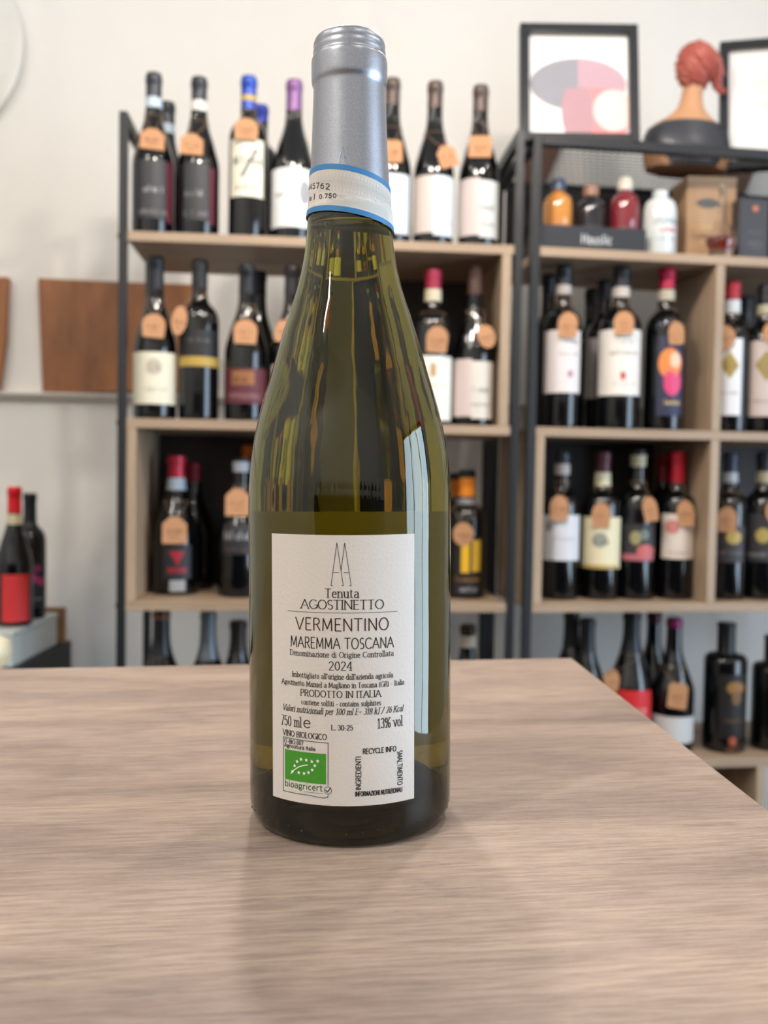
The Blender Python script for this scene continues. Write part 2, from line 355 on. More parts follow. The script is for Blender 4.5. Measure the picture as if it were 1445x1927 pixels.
def scribble(m, fmap, u0, u1, v, h, th, mi=0, seed=0):
    """illegible small writing: a row of short hooked strokes"""
    r = random.Random(seed); x = u0; s = 1 if u1 > u0 else -1
    while (u1-x)*s > 0:
        w = h*r.uniform(.25, .6)*s; k = r.choice((0, 1, 2))
        if r.random() < .13: x += w; continue
        if k == 0: pts = [(x, v), (x, v+h)]
        elif k == 1: pts = [(x, v), (x+w*.4, v+h*.75), (x+w*.8, v)]
        else: pts = [(x+w*.8, v+h*.6), (x, v+h*.4), (x+w*.2, v), (x+w*.8, v+h*.1)]
        ribbon(m, pts, lambda *_: th, fmap, mi); x += w*1.05

# ------------------------------------------------------------------ counter table and the hero bottle (the counter is not quite level)
HC, HD, HX = 0.13896, 0.37941, -0.01385
PH = 0.0395
_Fh = math.cos(PH)*Vector((0, 0, 0))
fx, fy, fz = AX, math.cos(PH)*_F+math.sin(PH)*AY, -math.sin(PH)*_F+math.cos(PH)*AY
HM = Matrix.Translation(CAM) @ Matrix(((fx.x, fy.x, fz.x, 0), (fx.y, fy.y, fz.y, 0), (fx.z, fy.z, fz.z, 0), (0, 0, 0, 1)))
HMi = HM.inverted()
def hray(px, py): return (HMi.to_3x3() @ ray(px, py))

def table_mat():
    m, n, l, b = new_mat('limed_oak_laminate')
    tc = n.new('ShaderNodeTexCoord')
    mp0 = n.new('ShaderNodeMapping'); mp0.inputs['Rotation'].default_value = (0, 0, math.radians(-5.6)); l.new(tc.outputs['Object'], mp0.inputs[0])
    def noise(scale, detail=6, rough=.6, dist=0):
        mp = n.new('ShaderNodeMapping'); mp.inputs['Scale'].default_value = scale; l.new(mp0.outputs[0], mp.inputs[0])
        z = n.new('ShaderNodeTexNoise'); z.inputs['Scale'].default_value = 1; z.inputs['Detail'].default_value = detail
        z.inputs['Roughness'].default_value = rough; z.inputs['Distortion'].default_value = dist; l.new(mp.outputs[0], z.inputs['Vector']); return z
    def ramp(src, p0, p1, c0=(0, 0, 0, 1), c1=(1, 1, 1, 1)):
        r = n.new('ShaderNodeValToRGB'); r.color_ramp.elements[0].position = p0; r.color_ramp.elements[1].position = p1
        r.color_ramp.elements[0].color = c0; r.color_ramp.elements[1].color = c1; l.new(src, r.inputs[0]); return r.outputs[0]
    def mix(fac, a, b_, mode='MIX'):
        x = n.new('ShaderNodeMix'); x.data_type = 'RGBA'; x.blend_type = mode
        for s, v in ((0, fac), (6, a), (7, b_)):
            if isinstance(v, (int, float, tuple)): x.inputs[s].default_value = v
            else: l.new(v, x.inputs[s])
        return x.outputs[2]
    broad = noise((4.5, 24, 1), 4, .6, .6)
    fine = noise((34, 430, 1), 6, .75)
    streak = noise((30, 210, 1), 6, .75)
    patch = noise((9, 26, 1), 3)
    col = ramp(broad.outputs[0], .36, .66, srgb(148, 129, 118), srgb(182, 161, 145))
    col = mix(ramp(fine.outputs[0], .40, .58), mix(1.0, col, (.70, .67, .66, 1), 'MULTIPLY'), col)
    pf = n.new('ShaderNodeMath'); pf.operation = 'MULTIPLY'; l.new(ramp(streak.outputs[0], .54, .64), pf.inputs[0]); l.new(ramp(patch.outputs[0], .50, .62), pf.inputs[1])
    p2_ = n.new('ShaderNodeMath'); p2_.operation = 'MULTIPLY'; l.new(pf.outputs[0], p2_.inputs[0]); p2_.inputs[1].default_value = .55
    col = mix(p2_.outputs[0], col, srgb(96, 84, 80))
    l.new(col, b.inputs['Base Color'])
    b.inputs['Roughness'].default_value = .36; b.inputs['Specular IOR Level'].default_value = .55
    bp = n.new('ShaderNodeBump'); bp.inputs['Strength'].default_value = .5; bp.inputs['Distance'].default_value = .0006
    l.new(fine.outputs[0], bp.inputs['Height']); l.new(bp.outputs[0], b.inputs['Normal'])
    return m
TABLE = table_mat()
def onpl(px, py):
    q = hray(px, py); return Vector(q)*(-HC/q.z)
pc, pl, pr = onpl(1075, 1238), onpl(0, 1259), onpl(1445, 1525)
el = (pl-pc).normalized(); er = (pr-pc).normalized()
A0 = pc+el*1.5; B0 = pc+er*1.25; D0 = A0+er*1.25
t = empty('counter_table', 'pale wood-grain laminate counter table in the foreground under the large bottle', 'table', mw=HM @ Matrix.Translation((0, 0, -HC)))
m = MB(); th = .036
top = [(v.x, v.y, 0) for v in (A0, D0, B0, pc)]; bot = [(x, y, -th) for x, y, _ in top]
m.add(top+bot, [(0, 1, 2, 3), (7, 6, 5, 4), (0, 4, 5, 1), (1, 5, 6, 2), (2, 6, 7, 3), (3, 7, 4, 0)])
m.build('table_top', TABLE, t, smooth=False, bevel=.0006)
wmin = min((HM @ Vector((k.x, k.y, -HC))).z for k in (A0, B0, D0, pc))
def inset(q, f): c_ = (A0+B0)/2; return q+(c_-q)*f
m = MB(); tp = [inset(q, .16) for q in (A0, D0, B0, pc)]  # unseen solid body, added to keep light off the lower wall
m.add([(q.x, q.y, -th-.0003) for q in tp]+[(q.x, q.y, -wmin+.012) for q in tp], [(0, 1, 2, 3), (7, 6, 5, 4), (0, 4, 5, 1), (1, 5, 6, 2), (2, 6, 7, 3), (3, 7, 4, 0)])
m.build('counter_light_block', flat('dark_block_paint', (44, 42, 42), .55), t, smooth=False)

# hero bottle
hero = empty('wine_bottle', 'large green glass bottle of white wine with silver capsule, standing on the counter', 'bottle',
             mw=HM @ Matrix.Translation((HX, HD, -HC)))
OUT = [(.0302, .0012), (.0335, .0002), (.0372, .0006), (.0396, .0028), (.0408, .0062), (.0411, .012), (.0411, .028), (.0411, .072), (.0411, .116), (.0410, .1319), (.0406, .1388), (.0398, .146),
       (.0388, .1529), (.0374, .1598), (.0356, .1667), (.0336, .1735), (.0315, .1804), (.0295, .1875), (.0275, .1943), (.0254, .2012), (.0231, .208), (.0210, .2148), (.0193, .2217), (.0181, .2287), (.0173, .2360), (.0168, .2424),
       (.0161, .250), (.0156, .2580), (.0150, .2700), (.0144, .286), (.0140, .294), (.0142, .300), (.0142, .308), (.0136, .3105), (.0110, .3118)]
def rz_out(z):
    for (r0, z0), (r1, z1) in zip(OUT[3:], OUT[4:]):
        if z0 <= z <= z1: return r0+(r1-r0)*(z-z0)/(z1-z0)
    return OUT[-1][0]
def smooth_prof(P, k=3):
    out = []
    for i in range(len(P)-1):
        p0, p1, p2_, p3 = P[max(i-1, 0)], P[i], P[i+1], P[min(i+2, len(P)-1)]
        for j in range(k):
            t_ = j/k
            out.append(tuple(.5*((2*p1[c])+(-p0[c]+p2_[c])*t_+(2*p0[c]-5*p1[c]+4*p2_[c]-p3[c])*t_**2+(-p0[c]+3*p1[c]-3*p2_[c]+p3[c])*t_**3) for c in (0, 1)))
    out.append(P[-1]); return out
FILL = .2412
GL = hero_glass()
m = MB()
punt = [(0, .0265), (.005, .0258), (.011, .0225), (.018, .0150), (.024, .0075), (.0275, .0030)]
outer = smooth_prof(OUT, 3)
WT = .0034
inner_pts = [(r-WT if z < .2 else max(r-WT-.0003*(z-.2)/.05, .0095), z) for r, z in OUT if .012 <= z <= .3]
inner_low = [(0, .0330), (.006, .0322), (.014, .0280), (.022, .0205), (.028, .0145), (.0325, .0125), (.0362, .0145)]
inner = smooth_prof([p for p in inner_low]+[p for p in inner_pts if p[1] > .022], 3)
rf = [r for r, z in inner if z <= FILL][-1]
wet = [p for p in inner if p[1] <= FILL or p[0] < .0001]
dry = [p for p in inner if p[1] > FILL]
m.lathe(punt+outer, 96)
m.lathe([(outer[-1][0], outer[-1][1]), (0, outer[-1][1])], 96)
k0 = len(m.v); m.lathe(wet, 96, flip=True); k1 = len(m.v)
m.lathe([wet[-1]]+dry+[(0, dry[-1][1])], 96, flip=True)
gb = m.build('glass_body', GL, hero)
point_attr(gb, 'wet', [1.0 if k0 <= i < k1 else 0.0 for i in range(len(m.v))])
m = MB(); ins = [(max(r-.00006, 0), z+.00005) for r, z in wet]
m.lathe(ins, 96); k0 = len(m.v)
fz_ = ins[-1][1]; fr_ = ins[-1][0]
m.lathe([(fr_, fz_), (fr_-.0008, fz_-.0006), (fr_-.002, fz_-.0010), (0, fz_-.0011)], 96)
wine = m.build('wine', wine_mat(), hero)
point_attr(wine, 'top', [1.0 if i >= k0 else 0.0 for i in range(len(m.v))])
wine['label'] = 'pale wine filling the bottle up to the lower neck'
# moulded dots round the heel
m = MB()
for i in range(44):
    a = 2*PI*i/44
    rr, zz = .0392, .0062+.0006*(i % 3)
    rr = rz_out(zz)-.0006
    m.lathe([(0, zz+.0009), (.0006, zz+.0006), (.0009, zz), (.0006, zz-.0006), (0, zz-.0009)], 8, cx=rr*math.cos(a), cy=rr*math.sin(a), flip=True)
m.build('heel_dots', flat('dark_green_glass_dots', (18, 22, 8), .12), hero, kind='stuff')

# capsule
def foil():
    m, n, l, b = new_mat('brushed_silver_foil')
    b.inputs['Metallic'].default_value = .9; b.inputs['Roughness'].default_value = .36
    tc = n.new('ShaderNodeTexCoord'); nz = n.new('ShaderNodeTexNoise'); nz.inputs['Scale'].default_value = 1500; nz.inputs['Detail'].default_value = 2
    l.new(tc.outputs['Object'], nz.inputs['Vector'])
    cr = n.new('ShaderNodeValToRGB'); cr.color_ramp.elements[0].position = .3; cr.color_ramp.elements[1].position = .7
    cr.color_ramp.elements[0].color = srgb(146, 149, 157); cr.color_ramp.elements[1].color = srgb(160, 163, 171)
    l.new(nz.outputs[0], cr.inputs[0]); l.new(cr.outputs[0], b.inputs['Base Color'])
    n2 = n.new('ShaderNodeTexNoise'); n2.inputs['Scale'].default_value = 60; n2.inputs['Detail'].default_value = 3; l.new(tc.outputs['Object'], n2.inputs['Vector'])
    bp = n.new('ShaderNodeBump'); bp.inputs['Strength'].default_value = .22; bp.inputs['Distance'].default_value = .0006
    l.new(n2.outputs[0], bp.inputs['Height']); l.new(bp.outputs[0], b.inputs['Normal'])
    return m
FOIL = foil()
capP = [(.01655, .2455), (.0163, .2490), (.0160, .2560), (.0155, .2640), (.0151, .2740), (.0147, .2840), (.01445, .2912), (.01445, .2937), (.0149, .2949), (.01515, .2962), (.0152, .2980), (.0152, .3030), (.0150, .3045), (.0146, .3052), (.01445, .3060),
        (.01455, .3072), (.01440, .3082), (.01425, .3090), (.0144, .3100), (.0139, .3118), (.0130, .3128), (.0112, .3134), (.0109, .3130), (0, .3130)]
m = MB(); m.lathe(smooth_prof(capP[:-2], 2)+capP[-2:], 96)
cap = m.build('capsule', FOIL, hero); cap['label'] = 'satin silver foil capsule'
def cylmap(R_of_z, off):
    def f(u, v):
        # u metres of arc measured at .041 radius -> angle, 0 faces the camera
        a = u/.041; r = R_of_z(v)+off
        return (r*math.sin(a), -r*math.cos(a), v)
    return f
# inverse measurement of a photo pixel on the bottle's body
def onbody(px, py, R=.0411):
    q = hray(px, py); ox, oy = -HX, -HD
    A = q.x**2+q.y**2; B = 2*(ox*q.x+oy*q.y); Cc = ox*ox+oy*oy-R*R
    t_ = (-B-math.sqrt(max(B*B-4*A*Cc, 0)))/(2*A)
    x, y, z = ox+q.x*t_, oy+q.y*t_, HC+q.z*t_
    return math.atan2(x, -y)*.041, z
def arcsheet(m, fmap, u0, u1, v0, v1, nu=32, nv=2, mi=0, corner=0):
    for i in range(nu):
        a, b_ = u0+(u1-u0)*i/nu, u0+(u1-u0)*(i+1)/nu
        for j in range(nv):
            c, d = v0+(v1-v0)*j/nv, v0+(v1-v0)*(j+1)/nv
            m.add([fmap(a, c), fmap(b_, c), fmap(b_, d), fmap(a, d)], [(0, 1, 2, 3)], mi)
PAPER = paper('embossed_cream_paper', (220, 214, 207), .12)
PAPER2 = paper('front_label_paper', (222, 214, 190), .32)
uL, _ = onbody(513, 1250); uR, _ = onbody(779, 1250)
zT, zBm = onbody(646, 1007)[1], onbody(646, 1517)[1]
def sheet_obj(name, mat, parent, fmap, u0, u1, v0, v1, nu=48, nv=1, solid=0):
    m = MB(); k = 0
    vs = [fmap(u0+(u1-u0)*i/nu, v0+(v1-v0)*j/nv) for j in range(nv+1) for i in range(nu+1)]
    fs = [(j*(nu+1)+i, j*(nu+1)+i+1, (j+1)*(nu+1)+i+1, (j+1)*(nu+1)+i) for j in range(nv) for i in range(nu)]
    m.add(vs, fs); return m.build(name, mat, parent)
lab_map = cylmap(lambda z: .0411, .00012)
back_label = sheet_obj('back_label', PAPER, hero, lab_map, uL, uR, zBm, zT, nv=4)
back_label['label'] = 'cream printed back label facing the camera'
front_label = sheet_obj('front_label', PAPER2, hero, lab_map, .041*(PI-1.12), .041*(PI+1.12), .0215, .1232, nv=4)
front_label['label'] = 'front label on the far side, seen through the wine'
# ---- print on the back label
PM = cylmap(lambda z: .0411, .00022)
def px_u(x, y): return onbody(x, y)[0]
def px_z(y, x=646): return onbody(x, y)[1]
PXH = (px_z(1200)-px_z(1201))
m = MB()
def T(text, xl, xr, base, cap_px, thick=.00019, thin=None, serif=True, slant=0, mi=0, bx=646, track=.08):
    z = px_z(base, bx); h = px_z(base-cap_px, bx)-z
    lettering(m, text, PM, px_u(xl, base), px_u(xr, base), z, h, thick, thin, serif, slant, mi, track)
t1, t2 = .00031, .00015
T('Tenuta', 611.5, 675.4, 1124.9, 16.8, .00042, .00020)
T('AGOSTINETTO', 566.8, 722, 1146.7, 17.2, .00040, .00020, track=.05)
z = px_z(1153.5); ribbon(m, [(px_u(542, 1151), z), (px_u(747.5, 1151), z)], lambda *_: .00016, PM, 0, step=.002)
T('VERMENTINO', 557, 731, 1187.3, 23.0, .00046, .00040, False, mi=1, track=.12)
T('MAREMMA TOSCANA', 547.3, 740.2, 1221.2, 20.4, .00036, .00032, False, track=.10)
T('Denominazione di Origine Controllata', 546.3, 740.2, 1237.4, 10.2, t1*.85, t2)
T('2024', 618.7, 663, 1261.3, 16.2, .00036, .00017)
T("Imbottigliato all'origine dall'azienda agricola", 550.2, 739.2, 1278.4, 9.6, t1*.8, t2)
T('Agostinetto Manuel a Magliano in Toscana (GR) - Italia', 531, 760, 1294.4, 9.6, t1*.8, t2)
T('PRODOTTO IN ITALIA', 565.8, 716.3, 1312.9, 12.3, .00034, .00017)
T('contiene solfiti - contains sulphites', 567.5, 716.5, 1328.9, 9.2, t1*.8, t2)
T('Valori nutrizionali per 100 ml E= 318 kJ / 76 Kcal', 532.6, 757.5, 1345, 11.2, t1*.85, t2, slant=.22)
T('750 ml', 529.7, 567.5, 1366, 18.2, .00036, .00018, bx=548)
T('e', 570.6, 585, 1369.2, 20.5, .00042, .00036, False, bx=578)
T('L. 30-25', 623.5, 664, 1374.1, 9.6, t1, t2)
T('13% vol', 710, 756.8, 1368, 18.2, .00036, .00018, bx=735)
T('VINO BIOLOGICO', 533.2, 614.8, 1388.7, 10.4, .00032, .00017, bx=574)
T('IT-BIO-007', 535.7, 571, 1399.9, 7.6, .00024, .00020, False, bx=553.4)
T('Agricoltura Italia', 535.7, 593.4, 1409.6, 7.2, .00024, .00020, False, bx=564.4)
T('RECYCLE INFO', 682.7, 745, 1416.5, 9.6, .00032, .00028, False, bx=714)
T('INFORMAZIONI NUTRIZIONALI', 668.6, 756.4, 1495.5, 8.6, .00030, .00026, False, bx=712, track=.1)
def rot_text(text, xb, y0, y1, cap_px, ccw, bx):
    # letters running up (ccw) or down (cw) the label
    za, zb = px_z(y0, bx), px_z(y1, bx); ub = px_u(xb, (y0+y1)/2); h = px_u(xb+cap_px, (y0+y1)/2)-ub
    if ccw: lettering(m, text, lambda u, v: PM(ub+(-v), u), min(za, zb), max(za, zb), 0, h, .00030, .00026, False)
    else: lettering(m, text, lambda u, v: PM(ub+v, -u), -max(za, zb), -min(za, zb), 0, h, .00030, .00026, False)
rot_text('INGREDIENTI', 679, 1486.7, 1423.3, 9.5, True, 674)
rot_text('SMALTIMENTO', 747.5, 1412.6, 1476.9, 9, False, 751)
# emblem of two tall crossed letters
def E(pts, w=.00020, mi=0, closed=False):
    q = [onbody(500+x/4.817, 980+y/4.817) for x, y in pts]; ribbon(m, q, lambda *_: w, PM, mi, step=.003)
E([(610, 587), (592, 587), (645, 200), (703, 587), (688, 587)]); E([(683, 445), (716, 200), (774, 587), (758, 587)]); E([(610, 470), (757, 470)])
# frame of the organic mark
cc = onbody(617.3, 1487.3)
def E2(pts, w, mi):
    q = [onbody(500+x/4.817, 1250+y/4.817) for x, y in pts]; ribbon(m, q, lambda *_: w, PM, mi, step=.002)
E2([(565, 1100), (566, 713), (162, 655), (162, 1143), (400, 1187), (530, 1212), (560, 1205), (567, 1188)], .00026, 2)
ribbon(m, [(cc[0]+.00135*math.cos(a*.3491), cc[1]+.00135*math.sin(a*.3491)) for a in range(19)], lambda *_: .00022, PM, 2)
E2([(545, 1138), (560, 1158), (590, 1118)], .00040, 3)
T('bioagricert', 537, 607, 1484.8, 11.5, .00030, .00028, False, mi=3, bx=572)
for y_ in (1162,): E2([(345, y_-8), (520, y_+8)], .00012, 2)
m.build('lettering', [INK, flat('dark_brown_ink', (58, 26, 14), .6), flat('slate_ink', (62, 74, 92), .6), flat('dark_green_ink', (34, 84, 40), .6)], back_label, smooth=False)
m = MB()
g0, g1 = onbody(536.5, 1408), onbody(613.5, 1419.5); g2, g3 = onbody(536.5, 1464), onbody(613.5, 1477)
ztop, zbot = (g0[1]+g1[1])/2, (g2[1]+g3[1])/2
GM = cylmap(lambda z: .0411, .00020)
arcsheet(m, GM, g0[0], g1[0], zbot, ztop, 12, 1)
WM_ = cylmap(lambda z: .0411, .00028)
for sx_, sy_ in ((288, 880), (323, 860), (370, 867), (420, 880), (473, 877), (447, 918), (423, 957), (390, 980), (350, 988), (303, 980), (245, 970), (265, 917)):
    cu, cv = onbody(500+sx_/4.817, 1250+sy_/4.817); R0 = .00078
    pts = [(cu+(R0 if k % 2 == 0 else R0*.42)*math.cos(PI/2+k*PI/5), cv+(R0 if k % 2 == 0 else R0*.42)*math.sin(PI/2+k*PI/5)) for k in range(10)]
    m.add([WM_(*p) for p in pts]+[WM_(cu, cv)], [(10, k, (k+1) % 10) for k in range(10)], 1)
q = [onbody(500+x/4.817, 1250+y/4.817) for x, y in ((232, 988), (262, 955), (300, 930), (340, 916), (383, 911))]
ribbon(m, q, lambda *_: .00036, WM_, 1)
m.build('organic_logo', [flat('leaf_green_ink', (58, 140, 30), .55, var=.02), flat('white_ink', (238, 240, 232), .55)], back_label, smooth=False)
# excise band round the neck: a paper strip glued on askew
def cap_r(z):
    for (r0, z0), (r1, z1) in zip(capP, capP[1:]):
        if z0 <= z <= z1: return r0+(r1-r0)*(z-z0)/(z1-z0)
    if z < capP[0][1]: return max(rz_out(z)+.0003, capP[0][0])
    return .0145
def onneck(px, py, z0):
    R = cap_r(z0); q = hray(px, py); ox, oy = -HX, -HD
    A = q.x**2+q.y**2; B = 2*(ox*q.x+oy*q.y); Cc = ox*ox+oy*oy-R*R
    t_ = (-B-math.sqrt(max(B*B-4*A*Cc, 0)))/(2*A); x, y, z = ox+q.x*t_, oy+q.y*t_, HC+q.z*t_
    return math.atan2(x, -y), z
pts_top = [onneck(x, y, .262) for x, y in ((590, 317.5), (638, 308), (690, 322), (715, 337))]
pts_bot = [onneck(x, y, .245) for x, y in ((588, 401.5), (638, 397), (690, 410), (722, 424))]
def fit_sin(P):
    # z = a + b sin(theta) + c cos(theta)... two unknown tilt terms, least squares
    import numpy as np
    A = np.array([[1, math.sin(t_), math.cos(t_)] for t_, _ in P]); B = np.array([z for _, z in P])
    A2 = np.vstack([A, [0, 0, .3]]); B2 = np.append(B, 0)
    s_ = np.linalg.lstsq(A2, B2, rcond=None)[0]; return s_
ca, cb = fit_sin(pts_bot), fit_sin(pts_top)
def band_map(off):
    def f(u, v):   # u angle, v 0..1 across the strip
        lo = ca[0]+ca[1]*math.sin(u)+ca[2]*math.cos(u); hi = cb[0]+cb[1]*math.sin(u)+cb[2]*math.cos(u)
        z = lo+(hi-lo)*v; r = cap_r(z)+off
        return (r*math.sin(u), -r*math.cos(u), z)
    return f
band = sheet_obj('neck_band', PAPER, hero, band_map(.00035), -PI, PI, 0, 1, nu=128, nv=24)
band['label'] = 'white excise paper band with blue edges round the neck'
m = MB(); bm = band_map(.00045)
arcsheet(m, bm, -PI, PI, 0, .115, 128, 3, 0); arcsheet(m, bm, -PI, PI, .885, 1, 128, 3, 0)
bm2 = band_map(.00042)
# guilloche of overlapping loops in grey-green
for row, (v0, hgt) in enumerate(((.60, .26), (.50, .26), (.40, .26))):
    for k in range(-10, 22):
        u0 = k*.085+row*.0425
        pts = [(u0+.045*math.sin(a*PI/6), v0+hgt/2-hgt/2*math.cos(a*PI/6)) for a in range(13)]
        ribbon(m, pts, lambda *_: .0048, bm2, 1)
for k in range(14):
    ribbon(m, [(-.3+k*.09, .16), (-.26+k*.09, .34)], lambda *_: .004, bm2, 3); ribbon(m, [(-.5, .15+k*.016), (1.1, .15+k*.016)], lambda *_: .0035, bm2, 3, step=.06)
bm3 = band_map(.0005)
def NB(text, x0, y0, x1, y1, cap_px, th):
    a0, zz0 = onneck(x0, y0, .252); a1, zz1 = onneck(x1, y1, .252)
    def vv(a, z):
        lo = ca[0]+ca[1]*math.sin(a)+ca[2]*math.cos(a); hi = cb[0]+cb[1]*math.sin(a)+cb[2]*math.cos(a); return (z-lo)/(hi-lo)
    v0, v1 = vv(a0, zz0), vv(a1, zz1); h = cap_px/90
    lettering(m, text, lambda u, v: bm3(u, v+v0+(v1-v0)*(u-a0)/(a1-a0)), a0, a1, 0, h, th, th*.9, False, mi=2, track=.16)
NB('-445762', 580.5, 361, 622, 357.5, 10.5, .018)
NB('8', 585, 378, 589, 377.5, 7, .016)
NB('l', 593, 376, 595, 375.5, 10, .026)
NB('0.750', 603, 375, 634, 373.5, 8, .018)
m.build('band_print', [flat('blue_ink', (44, 120, 176), .5, var=.02), flat('grey_green_ink', (188, 194, 188), .6), INK, flat('pale_aqua_ink', (196, 210, 206), .6)], band, smooth=False)
# small engraved emblem on the capsule, just above the band
m = MB()
cm = lambda u, v: ((cap_r(v)+.0002)*math.sin(u), -(cap_r(v)+.0002)*math.cos(u), v)
for pts in ([(638, 305), (645, 273), (651, 292), (655, 275), (657, 306)], [(646, 307), (650, 283)]):
    ribbon(m, [onneck(x, y, .268) for x, y in pts], lambda *_: .00022 if False else .010, lambda u, v: cm(u, v), 0)
m2 = MB()
for pts in ([(637, 309), (645, 273), (650, 300)], [(645, 309), (652.5, 275), (657, 309)]):
    q = [onneck(x, y, .268) for x, y in pts]
    q3 = [Vector(cm(*p)) for p in q]
    m2.tube(q3, .00011, 4)
m2.build('capsule_emblem', flat('bright_silver_relief', (220, 222, 228), .3, .8), cap)

# ------------------------------------------------------------------ shelving units
def rack_boxes(fr, parent, items):
    for name, (u0, v0, z0), (u1, v1, z1), mt in items:
        m = MB(); c = [(u0, v0, z0), (u1, v0, z0), (u1, v1, z0), (u0, v1, z0), (u0, v0, z1), (u1, v0, z1), (u1, v1, z1), (u0, v1, z1)]
        m.add(c, [(0, 3, 2, 1), (4, 5, 6, 7), (0, 1, 5, 4), (1, 2, 6, 5), (2, 3, 7, 6), (3, 0, 4, 7)])
        m.build(name, mt, parent, smooth=False, bevel=.0012)
BT = .018; DP = .28
_, ztopL = L_.hit(230, 208, 0); _, ztopR = R_.hit(1012, 252, 0)
rackL = empty('shelving_unit', 'black steel and light brown board shelving unit on the left', 'shelf', loc=L_.w(0, 0, 0), rz=L_.yaw)
uRL = .7475; pw = .0155; PU = .749
it = []
for u in (0, PU):
    for v in (-.0, DP+.004): it.append(('post', (u, v, 0), (u+pw, v+pw, ztopL), METAL))
    it.append(('side_rail', (u, pw, ztopL-.022), (u+pw, DP+.004, ztopL), METAL))
    for zz in (ZD-.05, .12): it.append(('side_rail', (u, pw, zz-.02), (u+pw, DP+.004, zz), METAL))
it.append(('back_rail', (pw, DP+.006, .20), (PU, DP+.019, .22), METAL))
for zt in (ZA, ZB, ZC, ZD): it.append(('shelf_board', (pw+.0005, .002, zt-BT), (PU-.0005, DP, zt), MELAMINE))
it.append(('side_panel', (uRL-BT-.004+.0, .002, ZB+.0003), (uRL-.004, DP, ZA-BT-.0003), MELAMINE_V))
it.append(('side_panel', (.36, .002, ZB+.0003), (.36+BT, DP, ZA-BT-.0003), MELAMINE_V))
it.append(('side_panel', (pw+.001, .002, ZC+.0003), (pw+.001+BT, DP, ZB-BT-.0003), MELAMINE_V))
it.append(('side_panel', (.40, .002, ZC+.0003), (.40+BT, DP, ZB-BT-.0003), MELAMINE_V))
it.append(('back_panel', (.38, DP-.006, ZB+.0003), (uRL-BT-.005, DP-.001, ZA-BT-.0003), BACKBOARD))
it.append(('back_panel', (pw+.001+BT, DP-.006, ZC+.0003), (.399, DP-.001, ZB-BT-.0003), BACKBOARD))
it.append(('side_panel', (.40, .002, .14), (.40+BT, DP, ZD-BT-.0003), MELAMINE_V))
it.append(('shelf_board', (pw+.0005, .002, .122), (PU-.0005, DP, .14), MELAMINE))
rack_boxes(L_, rackL, it)
m = MB()
for u, s in ((0, -1), (PU+pw, 1)):
    for zt in (ZA-.009, ZB-.009, ZC-.009, ZD-.009):
        m.lathe([(0, 0), (.004, 0), (.004, .0025), (0, .003)], 10)
        k = len(m.v)
for zt in (ZA-.009, ZB-.009, ZC-.009):
    m = MB(); m.lathe([(0, 0), (.0045, 0), (.0045, .0025), (0, .003)], 10)
    b_ = m.build('bolt', METAL, rackL); b_.location = (0, pw/2, zt); b_.rotation_euler = (0, -PI/2, 0)

rackR = empty('shelving_unit', 'black steel and light brown board shelving unit on the right with mesh top', 'shelf', loc=R_.w(0, 0, 0), rz=R_.yaw)
uD = .3788; UE = .86; pR = .0165
it = []
for u in (-.001, UE):
    for v in (0, DP+.004): it.append(('post', (u, v, 0), (u+pR, v+pR, ztopR), METAL))
    it.append(('side_rail', (u, pR, ztopR-.020), (u+pR, DP+.004, ztopR), METAL))
    it.append(('side_rail', (u, pR, ZD-.07), (u+pR, DP+.004, ZD-.05), METAL))
it.append(('front_rail', (pR, 0, ztopR-.019), (UE, pR, ztopR), METAL))
it.append(('back_rail', (pR, DP+.004, ztopR-.019), (UE, DP+.004+pR, ztopR), METAL))
for zt in (ZA, ZB, ZC, ZD): it.append(('shelf_board', (pR, .002, zt-BT), (UE-.0005, DP, zt), MELAMINE))
it.append(('shelf_board', (pR, .002, .122), (UE-.0005, DP, .14), MELAMINE))
it.append(('side_panel', (uD, .002, ZB+.0003), (uD+BT, DP, ZA-BT-.0003), MELAMINE_V))
it.append(('side_panel', (uD, .002, ZC+.0003), (uD+BT, DP, ZB-BT-.0003), MELAMINE_V))
it.append(('side_panel', (pR+.0005, .002, ZC+.0003), (pR+.0005+BT, DP, ZB-BT-.0003), MELAMINE_V))
it.append(('side_panel', (.50, .002, .14), (.50+BT, DP, ZD-BT-.0003), MELAMINE_V))
it.append(('back_panel', (uD+BT+.0003, DP-.006, ZB+.0003), (UE-.001, DP-.001, ZA-BT-.0003), BACKBOARD))
it.append(('back_panel', (pR+BT+.001, DP-.006, ZC+.0003), (uD-.0005, DP-.001, ZB-BT-.0003), BACKBOARD))
it.append(('back_panel', (uD+BT+.0003, DP-.006, ZC+.0003), (UE-.001, DP-.001, ZB-BT-.0003), BACKBOARD))
it.append(('back_panel', (pR+.001, DP-.006, .14), (.499, DP-.001, ZD-BT-.0003), BACKBOARD))
_, zlow = R_.hit(1100, 368, DP)
it.append(('back_panel', (pR+.001, DP-.006, ZA+.0003), (UE-.001, DP-.001, zlow), BACKBOARD))
rack_boxes(R_, rackR, it)
